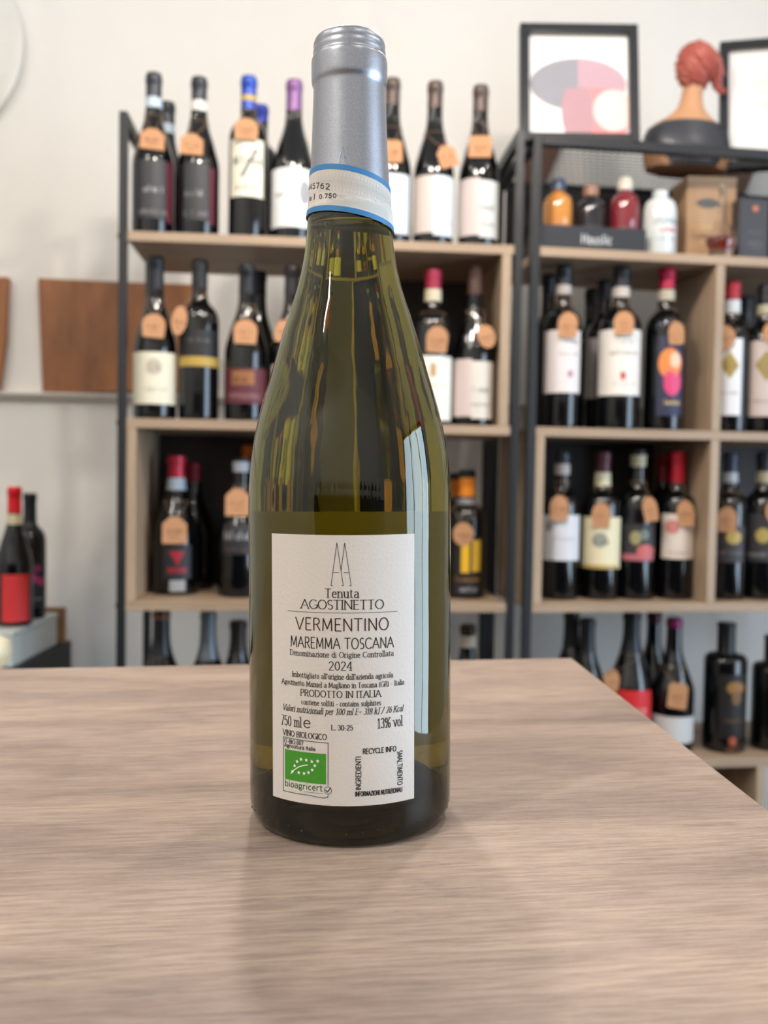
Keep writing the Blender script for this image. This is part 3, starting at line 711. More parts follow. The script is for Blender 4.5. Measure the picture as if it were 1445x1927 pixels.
# expanded metal mesh under the top frame
m = MB(); zm = ztopR-.010
pu, pv = .0140, .0185; rows = int((DP-.01)/pv)
def strand(a, b_):
    d = Vector(b_)-Vector(a); n_ = Vector((-d.y, d.x, 0)).normalized()*.0011; k = Vector((0, 0, .0016))
    A, B = Vector(a), Vector(b_)
    m.add([A-n_-k, B-n_-k, B+n_+k, A+n_+k], [(0, 1, 2, 3)])
    m.add([A+n_-k*.2, B+n_-k*.2, B-n_+k*.6, A-n_+k*.6], [(0, 1, 2, 3)])
for j in range(rows+1):
    v = pR+.002+j*pv
    for i in range(int((UE-pR)/pu)):
        u0 = pR+i*pu; s = 1 if j % 2 == 0 else 0
        a = (u0, v+(pv if (s) else 0)*0, zm)
        strand((u0, v+(.5*pv if j % 2 else 0), zm), (u0+pu/2, v+(0 if j % 2 else .5*pv), zm))
        strand((u0+pu/2, v+(0 if j % 2 else .5*pv), zm), (u0+pu, v+(.5*pv if j % 2 else 0), zm))
m.build('mesh_panel', METAL, rackR, smooth=False, kind='stuff')
MESHZ = zm+.0012

# ------------------------------------------------------------------ shelf bottles
PROF = {
 'burg': [(.86, 0), (.97, .008), (1, .03), (1, .43), (.985, .46), (.95, .49), (.89, .52), (.80, .56), (.70, .61), (.59, .65), (.50, .69), (.43, .73), (.39, .77), (.37, .82), (.36, .90), (.36, .94), (.39, .945), (.39, .975), (.36, .978), (.36, .995), (.33, 1.0), (0, 1.0)],
 'bord': [(.86, 0), (.97, .008), (1, .03), (1, .60), (.985, .635), (.93, .668), (.82, .695), (.66, .715), (.52, .732), (.43, .755), (.395, .79), (.385, .90), (.385, .94), (.42, .945), (.42, .975), (.39, .978), (.39, .995), (.36, 1.0), (0, 1.0)],
 'oil': [(.86, 0), (.97, .008), (1, .03), (1, .70), (.985, .72), (.93, .738), (.80, .750), (.56, .758), (.44, .765), (.41, .78), (.41, .965), (.44, .97), (.44, .995), (.42, 1.0), (0, 1.0)],
 'champ': [(.86, 0), (.97, .008), (1, .03), (1, .40), (.985, .43), (.94, .47), (.86, .52), (.76, .58), (.65, .63), (.54, .68), (.45, .73), (.39, .78), (.36, .84), (.36, .94), (.41, .945), (.41, .965), (.38, .97), (.38, .995), (.35, 1.0), (0, 1.0)],
}
def disc(m, fm, pts, c0, mi):
    """closed outline filled by rings that follow the curved surface"""
    n = len(pts); R_n = 4; vs = [fm(*c0)]
    for k in range(1, R_n+1): vs += [fm(c0[0]+(p[0]-c0[0])*k/R_n, c0[1]+(p[1]-c0[1])*k/R_n) for p in pts]
    fs = [(0, 1+(i+1) % n, 1+i) for i in range(n)]
    for k in range(R_n-1):
        a, b = 1+k*n, 1+(k+1)*n
        fs += [(a+i, a+(i+1) % n, b+(i+1) % n, b+i) for i in range(n)]
    m.add(vs, fs, mi)
_meshc = {}
SHORT = {}
def prof_r(P, t_):
    for (r0, z0), (r1, z1) in zip(P, P[1:]):
        if z0 <= t_ <= z1 and z1 > z0: return r0+(r1-r0)*(t_-z0)/(z1-z0)
    return P[-2][0]
def bottle(fr, zs, v, x, ytop, kind, hw, capc, ycap, label, short=None, bands=(), labels=(), group=None, glass=None, ybody=None, tags=(), capmat=None):
    """x, ytop ... are measured in the photograph; they become metres on the shelf plane fr at depth v"""
    yb = ybody or (ytop+230)
    u, _ = fr.hit(x, yb, v); pos = fr.w(u, v, zs)
    d = (pos-CAM); dist = d.dot(_F)
    def zpx(y): return fr.hit(x, y, v)[1]-zs
    Hh = zpx(ytop); Rr = hw*dist/F_PX
    face = math.atan2(-d.x, -d.y)        # heading of the camera
    # local frame: -Y faces the camera
    rz = math.atan2(d.x, d.y)*-1
    t = empty('wine_bottle', label, 'bottle', group or GROUP, loc=pos, rz=rz)
    P = PROF[kind]
    prof = [(r*Rr, z*Hh) for r, z in P]
    m = MB(); m.lathe([(0, .002), (P[0][0]*Rr*.6, .0005)]+prof[:], 36); m.build('glass_body', glass or BGLASS, t)
    if capc is not None:
        zc = zpx(ycap)/Hh
        cp = [(prof_r(P, zc)*Rr+.0004, zc*Hh)]+[(r*Rr+.0005, z*Hh+.0003) for r, z in P if z > zc]
        cp[-1] = (0, Hh+.0004)
        m = MB(); m.lathe(cp, 28); m.build('capsule', capmat or flat('capsule_%d_%d_%d' % capc, capc, .38, .25, .05, .08, 80), t)
    sc = lambda z: prof_r(P, min(max(z/Hh, 0), 1))*Rr
    def cm(off):
        def f(a, z): r = sc(z)+off; return (r*math.sin(a), -r*math.cos(a), z)
        return f
    k_ = 0
    for (y0, y1, col) in bands:
        z1, z0 = zpx(y0), zpx(y1)
        o = sheet_obj('neck_band', flat('band_%d_%d_%d' % col, col, .5, 0, .1), t, cm(.0009), -PI, PI, z0, z1, 28, 3)
    for lb in labels:
        y0, y1, xl, xr, col = lb[:5]; deco = lb[5] if len(lb) > 5 else ()
        z1, z0 = zpx(y0), zpx(y1)
        al = max(-1.35, math.asin(max(-.985, (xl-x)/hw))); ar = min(1.35, math.asin(min(.985, (xr-x)/hw)))
        o = sheet_obj('label', flat('label_%d_%d_%d' % col, col, .55, 0, .1, .03, 90), t, cm(.0007), al, ar, z0, z1, 20, 4)
        if deco:
            m = MB(); mats = []; fm = cm(.0013)
            def to(px, py): return (math.asin(max(-.985, min(.985, (px-x)/hw))), zpx(py))
            for dk in deco:
                kd, dc = dk[0], dk[1]
                mt = flat('print_%d_%d_%d' % dc, dc, .5)
                if mt not in mats: mats.append(mt)
                mi = mats.index(mt)
                if kd == 's':     # scribble: x0,x1,y,h
                    _, _, x0, x1, y, h = dk; (a0, zz), (a1, _z) = to(x0, y), to(x1, y)
                    kk = Rr
                    scribble(m, lambda p, q: fm(p/kk, q), a0*kk, a1*kk, zz, h*dist/F_PX, max(.0006, h*dist/F_PX*.16), mi, seed=int(x0*7+y))
                elif kd == 'd':   # ellipse: cx,cy,rx,ry
                    _, _, cx, cy2, rx, ry = dk
                    pts = [to(cx+rx*math.cos(q), cy2+ry*math.sin(q)) for q in [i*PI/10 for i in range(20)]]
                    disc(m, fm, pts, to(cx, cy2), mi)
                elif kd == 'r':   # rectangle: x0,y0,x1,y1
                    _, _, x0, y0_, x1, y1_ = dk; a0, za = to(x0, y0_); a1, zb_ = to(x1, y1_)
                    arcsheet(m, fm, a0, a1, zb_, za, 6, 1, mi)
                elif kd == 'p':   # polygon
                    pts = [to(*p) for p in dk[2]]; c0 = (sum(p[0] for p in pts)/len(pts), sum(p[1] for p in pts)/len(pts))
                    q = [tuple(pts[i][k2]+(pts[(i+1) % len(pts)][k2]-pts[i][k2])*j/4 for k2 in (0, 1)) for i in range(len(pts)) for j in range(4)]
                    disc(m, fm, q, c0, mi)
            m.build('print', mats, o, smooth=False, kind='stuff')
    for tg in tags: hang_tag(t, fr, v, x, tg, sc, zpx, dist, Rr, Hh, rz, pos, short)
    return t
def hang_tag(bt, fr, v, x, tg, sc, zpx, dist, Rr, Hh, rz, pos, short):
    tx, ty, rot, wpx, hpx, shape = tg[:6]
    k = dist/F_PX; zc = zpx(ty); w, h = wpx*k/2, hpx*k/2
    dx = (tx-x)*k
    # the card leans on the shoulder: touches where the bottle is widest under it
    def front(zz):
        r = sc(zz)
        xs = [abs(dx+s*w) for s in (-1, -.5, 0, .5, 1)]
        return max([math.sqrt(max(r*r-q*q, 0)) for q in xs if q < r] or [0])
    yl, yh = front(zc-h), front(zc+h)
    tilt = math.atan2(yl-yh, 2*h)*.85; sl = -math.tan(tilt)
    yc = -(max(front(zc+q*h/4)-sl*q*h/4 for q in range(-4, 5))+.002)
    t = empty('price_tag', 'kraft paper tag hanging on the '+short, 'tag', 'kraft tags on bottle necks')
    if abs(dx) > Rr: yc = -sc(zc)*.2-.01
    t.matrix_world = Matrix.Translation(pos) @ Matrix.Rotation(rz, 4, 'Z') @ Matrix.Translation((dx, yc, zc))
    if shape == 'house': pts = [(-w, -h), (w, -h), (w, h*.45), (w*.35, h), (-w*.35, h), (-w, h*.45)]
    elif shape == 'round': pts = [(-w*.9, -h)]+[(w*.9, -h)]+[(w*math.cos(a*PI/8), h*.1+h*.9*math.sin(a*PI/8)) for a in range(9)]
    elif shape == 'ell': pts = [(w*math.cos(a*PI/8), h*math.sin(a*PI/8)) for a in range(16)]
    else: pts = [(-w, -h*.9), (-w*.9, -h), (w*.9, -h), (w, -h*.9), (w, h*.75), (w*.75, h), (-w*.75, h), (-w, h*.75)]
    R3 = Matrix.Rotation(-tilt, 3, 'X') @ Matrix.Rotation(rot, 3, 'Y')
    n = len(pts); m = MB()
    m.add([R3 @ Vector((p[0], -.0005, p[1])) for p in pts]+[R3 @ Vector((p[0], .0005, p[1])) for p in pts],
          [tuple(range(n)), tuple(range(2*n-1, n-1, -1))]+[(i, i+n, (i+1) % n+n, (i+1) % n) for i in range(n)])
    card = m.build('card', KRAFT, t, smooth=False)
    m = MB(); fm = lambda p, q: tuple(R3 @ Vector((p, -.0007, q)))
    scribble(m, fm, -w*.6, w*.6, -h*.25, h*.42, .0011, seed=int(tx)); scribble(m, fm, -w*.4, w*.4, -h*.62, h*.2, .0006, seed=int(ty))
    m.build('print', flat('tag_ink', (110, 70, 44), .7), card, smooth=False)
    # string loop round the neck
    zn = min(zc+h+.03, Hh*.80); rn = sc(zn)+.0012
    hole = R3 @ Vector((0, 0, h*.8)); m = MB()
    for s in (-1, 1):
        a = Vector((-dx+s*rn*.9, -yc-rn*.35, zn-zc)); pts3 = []
        for i in range(7):
            q = i/6; p = a.lerp(hole, q)
            zz = zc+p.z; rr = sc(min(max(zz, 0), Hh))+.0015; X, Y = p.x+dx, p.y+yc
            rad = math.hypot(X, Y)
            if rad < rr and Y < 0: Y = -math.sqrt(max(rr*rr-X*X, 0)) if abs(X) < rr else Y
            pts3.append((X-dx, min(Y-yc, 10), p.z+(-.004*math.sin(q*PI))))
        m.tube(pts3, .0005, 4)
    ring = [(-dx+rn*math.sin(i*PI/8), -yc-rn*math.cos(i*PI/8), zn-zc+.0) for i in range(17)]
    m.tube(ring, .0005, 4, cap=False)
    m.build('string', STRING, t)

DK = (28, 28, 32)
# ---- left unit, top shelf
GROUP = 'bottles on the left unit top shelf'
V1, V2 = .055, .150
def Lb(*a, **k): return bottle(L_, *a, **k)
def Rb(*a, **k): return bottle(R_, *a, **k)
blk = (34, 34, 38)
Lb(ZA, V1, 288, 140, 'burg', 39, (46, 48, 54), 187, 'black-labelled bottle with pale blue neck band, leftmost on the left unit top shelf', 'leftmost bottle of the left unit top shelf',
   bands=[(187, 206, (176, 194, 205))], labels=[(312, 420, 262, 311, (44, 43, 46), [('s', (150, 148, 150), 266, 308, 372, 11), ('s', (112, 110, 112), 264, 309, 412, 10)]), (312, 425, 312, 322, (88, 20, 36))],
   tags=[(286, 273, .03, 44, 42, 'house')])
Lb(ZA, V2, 314, 194, 'burg', 36, (46, 48, 54), 236, 'dark bottle half hidden behind the leftmost bottle on the left unit top shelf', bands=[(236, 254, (176, 194, 205))])
Lb(ZA, V1, 373, 148, 'burg', 39, (40, 42, 48), 193, 'black-labelled bottle with white neck band, second from left on the left unit top shelf', 'second bottle of the left unit top shelf',
   bands=[(193, 212, (208, 208, 200))], labels=[(318, 424, 347, 392, (42, 41, 44), [('s', (140, 138, 142), 350, 389, 380, 11), ('s', (106, 104, 108), 348, 391, 416, 10)]), (325, 430, 393, 402, (84, 18, 34))],
   tags=[(360, 284, .03, 42, 42, 'house')])
Lb(ZA, V1, 466, 146, 'bord', 36, (32, 66, 160), 210, 'bottle with bright blue capsule and cream script label on the left unit top shelf', 'blue-capped bottle of the left unit top shelf',
   bands=[(183, 194, (176, 150, 80))], labels=[(273, 380, 435, 494, (222, 218, 200), [('s', (90, 86, 84), 440, 488, 320, 16), ('p', (110, 106, 100), ((478, 290), (484, 292), (458, 345), (452, 343))), ('s', (150, 140, 110), 444, 486, 366, 7)])],
   tags=[(462, 256, 0, 44, 44, 'round')])
Lb(ZA, V2, 489, 200, 'bord', 33, (34, 48, 140), 234, 'second blue-capped bottle hidden behind the first on the left unit top shelf')
Lb(ZA, V1, 551, 153, 'burg', 40, (118, 80, 128), 212, 'burgundy bottle with mauve capsule and white label on the left unit top shelf',
   labels=[(328, 437, 512, 590, (222, 224, 224), [('s', (150, 148, 146), 520, 560, 380, 8), ('d', (150, 152, 156), 572, 372, 10, 22)])])
Lb(ZA, V1, 735, 150, 'burg', 38, (72, 58, 52), 200, 'brown-capped white-label bottle right behind the silver capsule on the left unit top shelf', 'first brown-capped bottle, left unit top shelf',
   labels=[(338, 448, 700, 768, (214, 220, 226), [('s', (176, 178, 182), 730, 760, 400, 8)])], tags=[(735, 297, -.02, 40, 44, 'sq')])
Lb(ZA, V1, 815, 156, 'burg', 38, (76, 60, 54), 206, 'brown-capped bottle with a tilted tag, second from right on the left unit top shelf', 'second bottle from right, left unit top shelf',
   labels=[(341, 447, 779, 816, (198, 184, 178)), (341, 452, 816, 851, (208, 216, 224), [('s', (156, 160, 166), 818, 842, 402, 9), ('s', (170, 174, 180), 820, 846, 430, 6)])],  # one pale label: warm left and bluish window light on the right painted in
   tags=[(839, 306, -.30, 34, 44, 'house')])
Lb(ZA, V1, 900, 163, 'burg', 38, (74, 60, 54), 213, 'brown-capped bottle with label tinted by painted light, rightmost on the left unit top shelf', 'rightmost bottle of the left unit top shelf',
   labels=[(346, 452, 864, 902, (196, 182, 178)), (350, 456, 902, 937, (198, 198, 192), [('s', (150, 150, 148), 904, 930, 405, 9), ('s', (160, 160, 158), 904, 932, 434, 6)])],  # light across the label painted as a warmer left half
   tags=[(901, 286, .02, 42, 44, 'sq')])
# ---- left unit, middle shelf
GROUP = 'bottles on the left unit middle shelf'
Lb(ZB, V1, 292, 484, 'burg', 40, (30, 32, 38), 546, 'cream-label bottle with crest, leftmost on the left unit middle shelf', 'leftmost bottle of the left unit middle shelf', ybody=700,
   labels=[(667, 763, 252, 332, (220, 214, 192), [('d', (186, 176, 158), 290, 694, 14, 15), ('s', (140, 132, 118), 278, 302, 702, 16), ('s', (170, 162, 146), 272, 312, 738, 7)])],
   tags=[(289, 618, .06, 42, 46, 'round')])
Lb(ZB, V1, 374, 491, 'bord', 37, (30, 31, 36), 545, 'black bottle with a gold band round it on the left unit middle shelf', 'gold-banded bottle of the left unit middle shelf', ybody=700,
   labels=[(625, 674, 340, 409, (24, 23, 25), [('s', (92, 88, 84), 350, 394, 648, 9)]), (675, 693, 339, 410, (176, 146, 66))], tags=[(338, 610, .15, 28, 56, 'ell')])
Lb(ZB, V1, 463, 500, 'burg', 40, (30, 31, 36), 555, 'dark bottle with a maroon label and gold block on the left unit middle shelf', 'maroon-label bottle of the left unit middle shelf', ybody=700,
   labels=[(697, 762, 424, 500, (88, 32, 42), [('r', (142, 92, 50), 438, 702, 478, 728), ('s', (60, 30, 24), 442, 474, 722, 12), ('s', (140, 96, 96), 432, 488, 752, 12)])],
   tags=[(461, 629, .02, 44, 48, 'round')])
Lb(ZB, V2, 486, 512, 'burg', 36, (28, 28, 34), 556, 'plain dark bottle behind the maroon-label bottle on the left unit middle shelf', ybody=700)
Lb(ZB, V1, 548, 502, 'burg', 39, (44, 42, 46), 556, 'dark bottle just left of the big bottle on the left unit middle shelf', 'bottle just left of the large one, middle shelf', ybody=700,
   labels=[(690, 760, 512, 584, (206, 198, 184))], tags=[(535, 628, .1, 36, 44, 'round')])
Lb(ZB, V1, 812, 508, 'bord', 38, (150, 34, 62), 545, 'red-capped bottle with cream neck ring and white label in the left unit cube', 'red-capped bottle in the left unit right-hand cube', ybody=700,
   bands=[(546, 569, (196, 186, 160))], labels=[(674, 793, 776, 850, (224, 224, 214), [('r', (184, 150, 96), 810, 688, 820, 712), ('s', (200, 190, 160), 800, 840, 730, 6)])],
   tags=[(821, 644, .05, 40, 48, 'round')])
Lb(ZB, V1, 891, 501, 'burg', 39, (84, 62, 54), 556, 'brown-capped bottle with a label tinted by painted light in the left unit cube', 'brown-capped bottle in the left unit right-hand cube', ybody=700,
   labels=[(680, 786, 852, 888, (206, 188, 184)), (684, 790, 888, 926, (208, 200, 188), [('s', (150, 144, 136), 892, 920, 740, 9), ('s', (160, 152, 144), 890, 924, 766, 6)])],  # pinker left, creamier right: fall of light put into the label colour
   tags=[(913, 638, -.28, 32, 46, 'ell')])
# ---- left unit, lower shelf
GROUP = 'bottles on the left unit lower shelf'
Lb(ZC, .13, 331, 858, 'champ', 43, (190, 34, 56), 898, 'fat dark bottle with a red cap and silver collar in the left unit lower cube', 'red-capped bottle in the left unit lower cube', ybody=1050,
   bands=[(899, 922, (176, 186, 196))], labels=[(1022, 1085, 308, 358, (30, 28, 32), [('p', (150, 28, 42), ((318, 1034), (346, 1034), (334, 1060))), ('r', (130, 24, 38), 316, 1064, 350, 1074)]), (1087, 1108, 320, 348, (150, 150, 152))],
   tags=[(328, 995, .0, 44, 50, 'house')])
Lb(ZC, .215, 362, 872, 'champ', 40, (140, 26, 44), 906, 'shadowed red-capped bottle standing behind the fat bottle in the left unit lower cube', ybody=1050)
Lb(ZC, .10, 452, 862, 'burg', 41, (30, 30, 36), 868, 'dark bottle with white collar and grey script beside the big bottle, left unit lower cube', 'white-collared bottle, left unit lower cube', ybody=1050,
   bands=[(869, 888, (186, 190, 196))], labels=[(985, 1040, 420, 480, (34, 32, 36), [('s', (150, 148, 150), 424, 474, 1012, 15), ('s', (92, 70, 70), 426, 472, 1034, 7)])],
   tags=[(446, 944, .0, 44, 52, 'house')])
Lb(ZC, .21, 466, 838, 'burg', 37, (196, 104, 30), 862, 'orange-capped bottle at the back of the left unit lower cube', ybody=1050)
Lb(ZC, .10, 876, 884, 'bord', 37, (20, 20, 22), 898, 'bottle with orange neck band and yellow striped label, left unit lower shelf', 'orange-banded bottle of the left unit lower shelf', ybody=1050,
   bands=[(899, 934, (232, 136, 22)), (938, 948, (120, 124, 130))],
   labels=[(1006, 1115, 856, 904, (18, 18, 20), [('r', (224, 176, 34), 868, 1020, 883, 1074), ('r', (214, 170, 44), 888, 1014, 902, 1072), ('s', (150, 104, 40), 860, 900, 1090, 9), ('s', (150, 150, 154), 862, 898, 1108, 8)])],
   tags=[(871, 1003, .0, 38, 44, 'ell')])
Lb(ZC, .205, 855, 890, 'bord', 33, (18, 18, 20), 902, 'second orange-banded bottle right behind the first on the left unit lower shelf', ybody=1050, bands=[(903, 934, (206, 110, 20))])
# ---- left unit, bottom shelf (partly behind the counter)
GROUP = 'bottles on the left unit bottom shelf'
Lb(ZD, .11, 302, 1146, 'burg', 42, (26, 27, 32), 1230, 'dark bottle below the lower cube, leftmost on the left unit bottom shelf', 'leftmost bottle of the left unit bottom shelf', ybody=1400,
   bands=[(1156, 1164, (128, 78, 46))])
Lb(ZD, .11, 390, 1150, 'burg', 40, (96, 102, 108), 1238, 'bottle with a grey shiny capsule on the left unit bottom shelf', ybody=1400)
Lb(ZD, .13, 446, 1168, 'champ', 41, (40, 28, 24), 1226, 'dark bottle with brown capsule left of the big bottle on the left unit bottom shelf', ybody=1400)
Lb(ZD, .11, 876, 1176, 'burg', 40, (60, 40, 32), 1192, 'bottle with cream collar just above the counter edge on the left unit bottom shelf', ybody=1400, bands=[(1195, 1216, (196, 188, 170))])
# ---- right unit, upper cubby
GROUP = 'bottles in the right unit upper cubbies'
wl = (218, 210, 208)
Rb(ZB, V1, 1057, 500, 'bord', 35, (34, 36, 42), 537, 'black-capped bottle with silver collar and white label, leftmost in the right unit upper cubby', 'leftmost bottle of the right unit upper cubby', ybody=700,
   bands=[(538, 556, (168, 160, 152))], labels=[(626, 742, 1024, 1089, wl, [('d', (180, 130, 150), 1072, 707, 5, 7), ('s', (180, 172, 170), 1052, 1084, 672, 5), ('s', (190, 182, 180), 1048, 1084, 650, 5)])],
   tags=[(1066, 617, .03, 36, 48, 'round')])
Rb(ZB, V2, 1029, 519, 'bord', 32, (28, 29, 34), 556, 'dark bottle behind the leftmost one in the right unit upper cubby', ybody=700)
Rb(ZB, V1, 1165, 504, 'bord', 39, (34, 36, 42), 541, 'black-capped bottle with silver collar and tall white label in the middle of the upper cubby', 'middle bottle of the right unit upper cubby', ybody=700,
   bands=[(542, 561, (186, 176, 168))], labels=[(625, 747, 1125, 1202, (226, 220, 212), [('d', (190, 80, 66), 1172, 711, 5, 8), ('s', (178, 172, 162), 1148, 1194, 672, 10), ('s', (176, 170, 162), 1162, 1186, 652, 6), ('s', (196, 190, 182), 1156, 1194, 728, 6)])],
   tags=[(1171, 614, .0, 36, 46, 'round')])
Rb(ZB, V2, 1133, 528, 'bord', 33, (30, 30, 36), 566, 'dark bottle with a grey label standing between the front two in the upper cubby', ybody=700,
   labels=[(640, 752, 1098, 1128, (128, 124, 122))])
Rb(ZB, .225, 1109, 545, 'bord', 30, (26, 26, 30), 575, 'dark bottle deepest at the back of the right unit upper cubby', ybody=700)
Rb(ZB, V1, 1250, 506, 'bord', 37, (176, 24, 66), 544, 'crimson-capped bottle with an orange and pink disc on navy label, right unit upper cubby', 'crimson-capped bottle of the upper cubby', ybody=700,
   bands=[(547, 567, (176, 168, 146))], labels=[(612, 785, 1238, 1282, (34, 36, 66), [('d', (226, 130, 64), 1259, 688, 20, 28), ('d', (206, 60, 110), 1264, 722, 15, 26), ('d', (232, 190, 160), 1268, 682, 9, 14), ('s', (210, 180, 120), 1252, 1278, 764, 9)])],
   tags=[(1269, 633, -.06, 28, 42, 'round')])
Rb(ZB, V1, 1374, 531, 'bord', 35, (170, 44, 58), 564, 'red-capped bottle with a gold diamond on white label beside the upright divider', 'red-capped bottle right of the upright divider', ybody=700,
   bands=[(566, 592, (204, 208, 210))], labels=[(642, 784, 1342, 1393, (220, 220, 222), [('p', (160, 138, 70), ((1372, 664), (1389, 692), (1374, 716), (1357, 690))), ('s', (120, 108, 60), 1362, 1384, 698, 12), ('s', (160, 160, 164), 1352, 1388, 744, 5)])],
   tags=[(1364, 640, -.1, 34, 46, 'ell')])
Rb(ZB, V2, 1398, 560, 'bord', 32, (30, 30, 34), 590, 'dark bottle at the back between two diamond-label bottles, right unit', ybody=700)
Rb(ZB, V1, 1438, 536, 'bord', 39, (36, 38, 46), 570, 'dark-capped bottle with a gold diamond on a pinkish label at the right frame edge', 'diamond-label bottle at the right frame edge', ybody=700,
   bands=[(575, 594, (170, 164, 140))], labels=[(646, 786, 1401, 1475, (198, 182, 176), [('p', (150, 130, 74), ((1442, 664), (1464, 692), (1442, 722), (1422, 690))), ('s', (150, 138, 130), 1410, 1460, 760, 6)])],
   tags=[(1450, 632, .05, 34, 46, 'ell')])
# ---- right unit, lower cubby
GROUP = 'bottles in the right unit lower cubbies'
VL = .085
Rb(ZC, VL, 1054, 850, 'bord', 35, (36, 37, 46), 872, 'dark-capped bottle with silver collar and white label, leftmost in the lower cubby', 'leftmost bottle of the right unit lower cubby', ybody=1050,
   bands=[(873, 893, (180, 170, 166))], labels=[(968, 1052, 1021, 1087, (208, 208, 212), [('d', (140, 136, 140), 1032, 990, 4, 10), ('s', (190, 180, 180), 1040, 1080, 1014, 5)])],
   tags=[(1050, 955, .0, 34, 48, 'round')])
Rb(ZC, VL, 1130, 850, 'bord', 36, (74, 30, 44), 888, 'maroon-capped bottle with cream collar and large cream label in the lower cubby', 'maroon-capped bottle of the right unit lower cubby', ybody=1050,
   bands=[(889, 914, (200, 192, 160))], labels=[(972, 1067, 1094, 1164, (222, 212, 176), [('d', (150, 148, 136), 1128, 1014, 14, 14), ('s', (108, 104, 96), 1112, 1144, 1022, 10), ('r', (186, 158, 90), 1098, 1060, 1160, 1067)])],
   tags=[(1129, 968, .03, 34, 46, 'round')])
Rb(ZC, VL, 1196, 846, 'bord', 35, (30, 30, 36), 856, 'black bottle with small cream collar and pink-edged picture label in the lower cubby', 'picture-label bottle of the right unit lower cubby', ybody=1050,
   bands=[(857, 878, (190, 178, 148))], labels=[(985, 1053, 1170, 1227, (44, 42, 46), [('d', (150, 140, 96), 1195, 1010, 10, 13), ('d', (190, 96, 92), 1212, 1034, 15, 12), ('r', (176, 96, 104), 1172, 1040, 1226, 1052), ('d', (104, 112, 104), 1210, 1004, 8, 10)])],
   tags=[(1219, 956, -.20, 26, 46, 'round')])
Rb(ZC, VL, 1270, 850, 'bord', 34, (206, 30, 56), 908, 'bright red-capped bottle with a cream label in the right unit lower cubby', 'bright red-capped bottle of the lower cubby', ybody=1050,
   labels=[(966, 1049, 1246, 1302, (220, 206, 192), [('d', (206, 130, 126), 1264, 990, 13, 13), ('s', (160, 140, 126), 1256, 1296, 1040, 5)])],
   tags=[(1286, 964, -.1, 30, 48, 'round')])
Rb(ZC, .175, 1244, 855, 'bord', 31, (150, 22, 40), 905, 'second red-capped bottle just behind the bright red-capped one in the lower cubby', ybody=1050)
Rb(ZC, VL, 1369, 852, 'bord', 34, (44, 50, 66), 888, 'dark bottle with a gold seal and silver collar beside the lower divider', 'gold-sealed bottle beside the lower divider', ybody=1050,
   bands=[(889, 908, (176, 178, 182))], labels=[(988, 1056, 1344, 1396, (52, 46, 48), [('d', (172, 148, 78), 1378, 1009, 13, 13), ('s', (130, 124, 122), 1352, 1392, 1040, 6)])],
   tags=[(1366, 976, .0, 34, 46, 'round')])
Rb(ZC, VL, 1433, 851, 'bord', 36, (36, 36, 46), 886, 'dark bottle with a gold seal at the right frame edge in the lower cubby', 'gold-sealed bottle at the right frame edge', ybody=1050,
   bands=[(887, 908, (184, 172, 140))], labels=[(966, 1054, 1402, 1466, (46, 44, 48), [('d', (168, 146, 80), 1434, 1006, 13, 14), ('s', (128, 126, 126), 1408, 1450, 1044, 8)])],
   tags=[(1452, 960, .0, 30, 46, 'ell')])
# ---- right unit, bottom board
GROUP = 'bottles on the right unit bottom board'
Rb(ZD, .13, 1070, 1150, 'burg', 38, (24, 24, 28), 1215, 'slim dark bottle right of the steel posts on the right unit bottom board', ybody=1400)
Rb(ZD, .10, 1100, 1164, 'burg', 38, (36, 36, 40), 1225, 'dark grey-capped bottle second on the right unit bottom board', ybody=1400)
Rb(ZD, .10, 1184, 1150, 'champ', 42, (28, 30, 36), 1225, 'fat dark bottle with a bright red label on the right unit bottom board', 'red-label bottle on the bottom board', ybody=1350,
   labels=[(1291, 1372, 1150, 1222, (198, 30, 34), [('s', (224, 170, 160), 1176, 1212, 1334, 12)])], tags=[(1150, 1278, .1, 30, 48, 'ell')])
Rb(ZD, .17, 1226, 1152, 'burg', 36, (66, 22, 40), 1172, 'maroon-capped dark bottle behind, between red and white labels on the bottom board', ybody=1350)
Rb(ZD, .085, 1264, 1163, 'burg', 39, (132, 28, 88), 1180, 'magenta-capped bottle with a plain white label on the right unit bottom board', 'magenta-capped bottle on the bottom board', ybody=1350,
   labels=[(1340, 1428, 1226, 1302, (196, 194, 192))], tags=[(1273, 1300, .08, 34, 46, 'sq')])
Rb(ZD, .075, 1362, 1172, 'oil', 39, (16, 16, 18), 1232, 'square-shouldered black bottle with gold figure on the right unit bottom board', ybody=1350,
   labels=[(1262, 1412, 1352, 1398, (18, 15, 14), [('d', (138, 98, 46), 1380, 1286, 15, 12), ('d', (112, 78, 36), 1382, 1304, 8, 14), ('s', (96, 70, 42), 1364, 1394, 1350, 9), ('d', (150, 66, 32), 1378, 1384, 7, 9), ('s', (120, 72, 34), 1368, 1390, 1404, 12)])])
Rb(ZD, .075, 1450, 1196, 'oil', 36, (16, 16, 18), 1250, 'second square-shouldered black bottle cut by the right frame edge', ybody=1350)

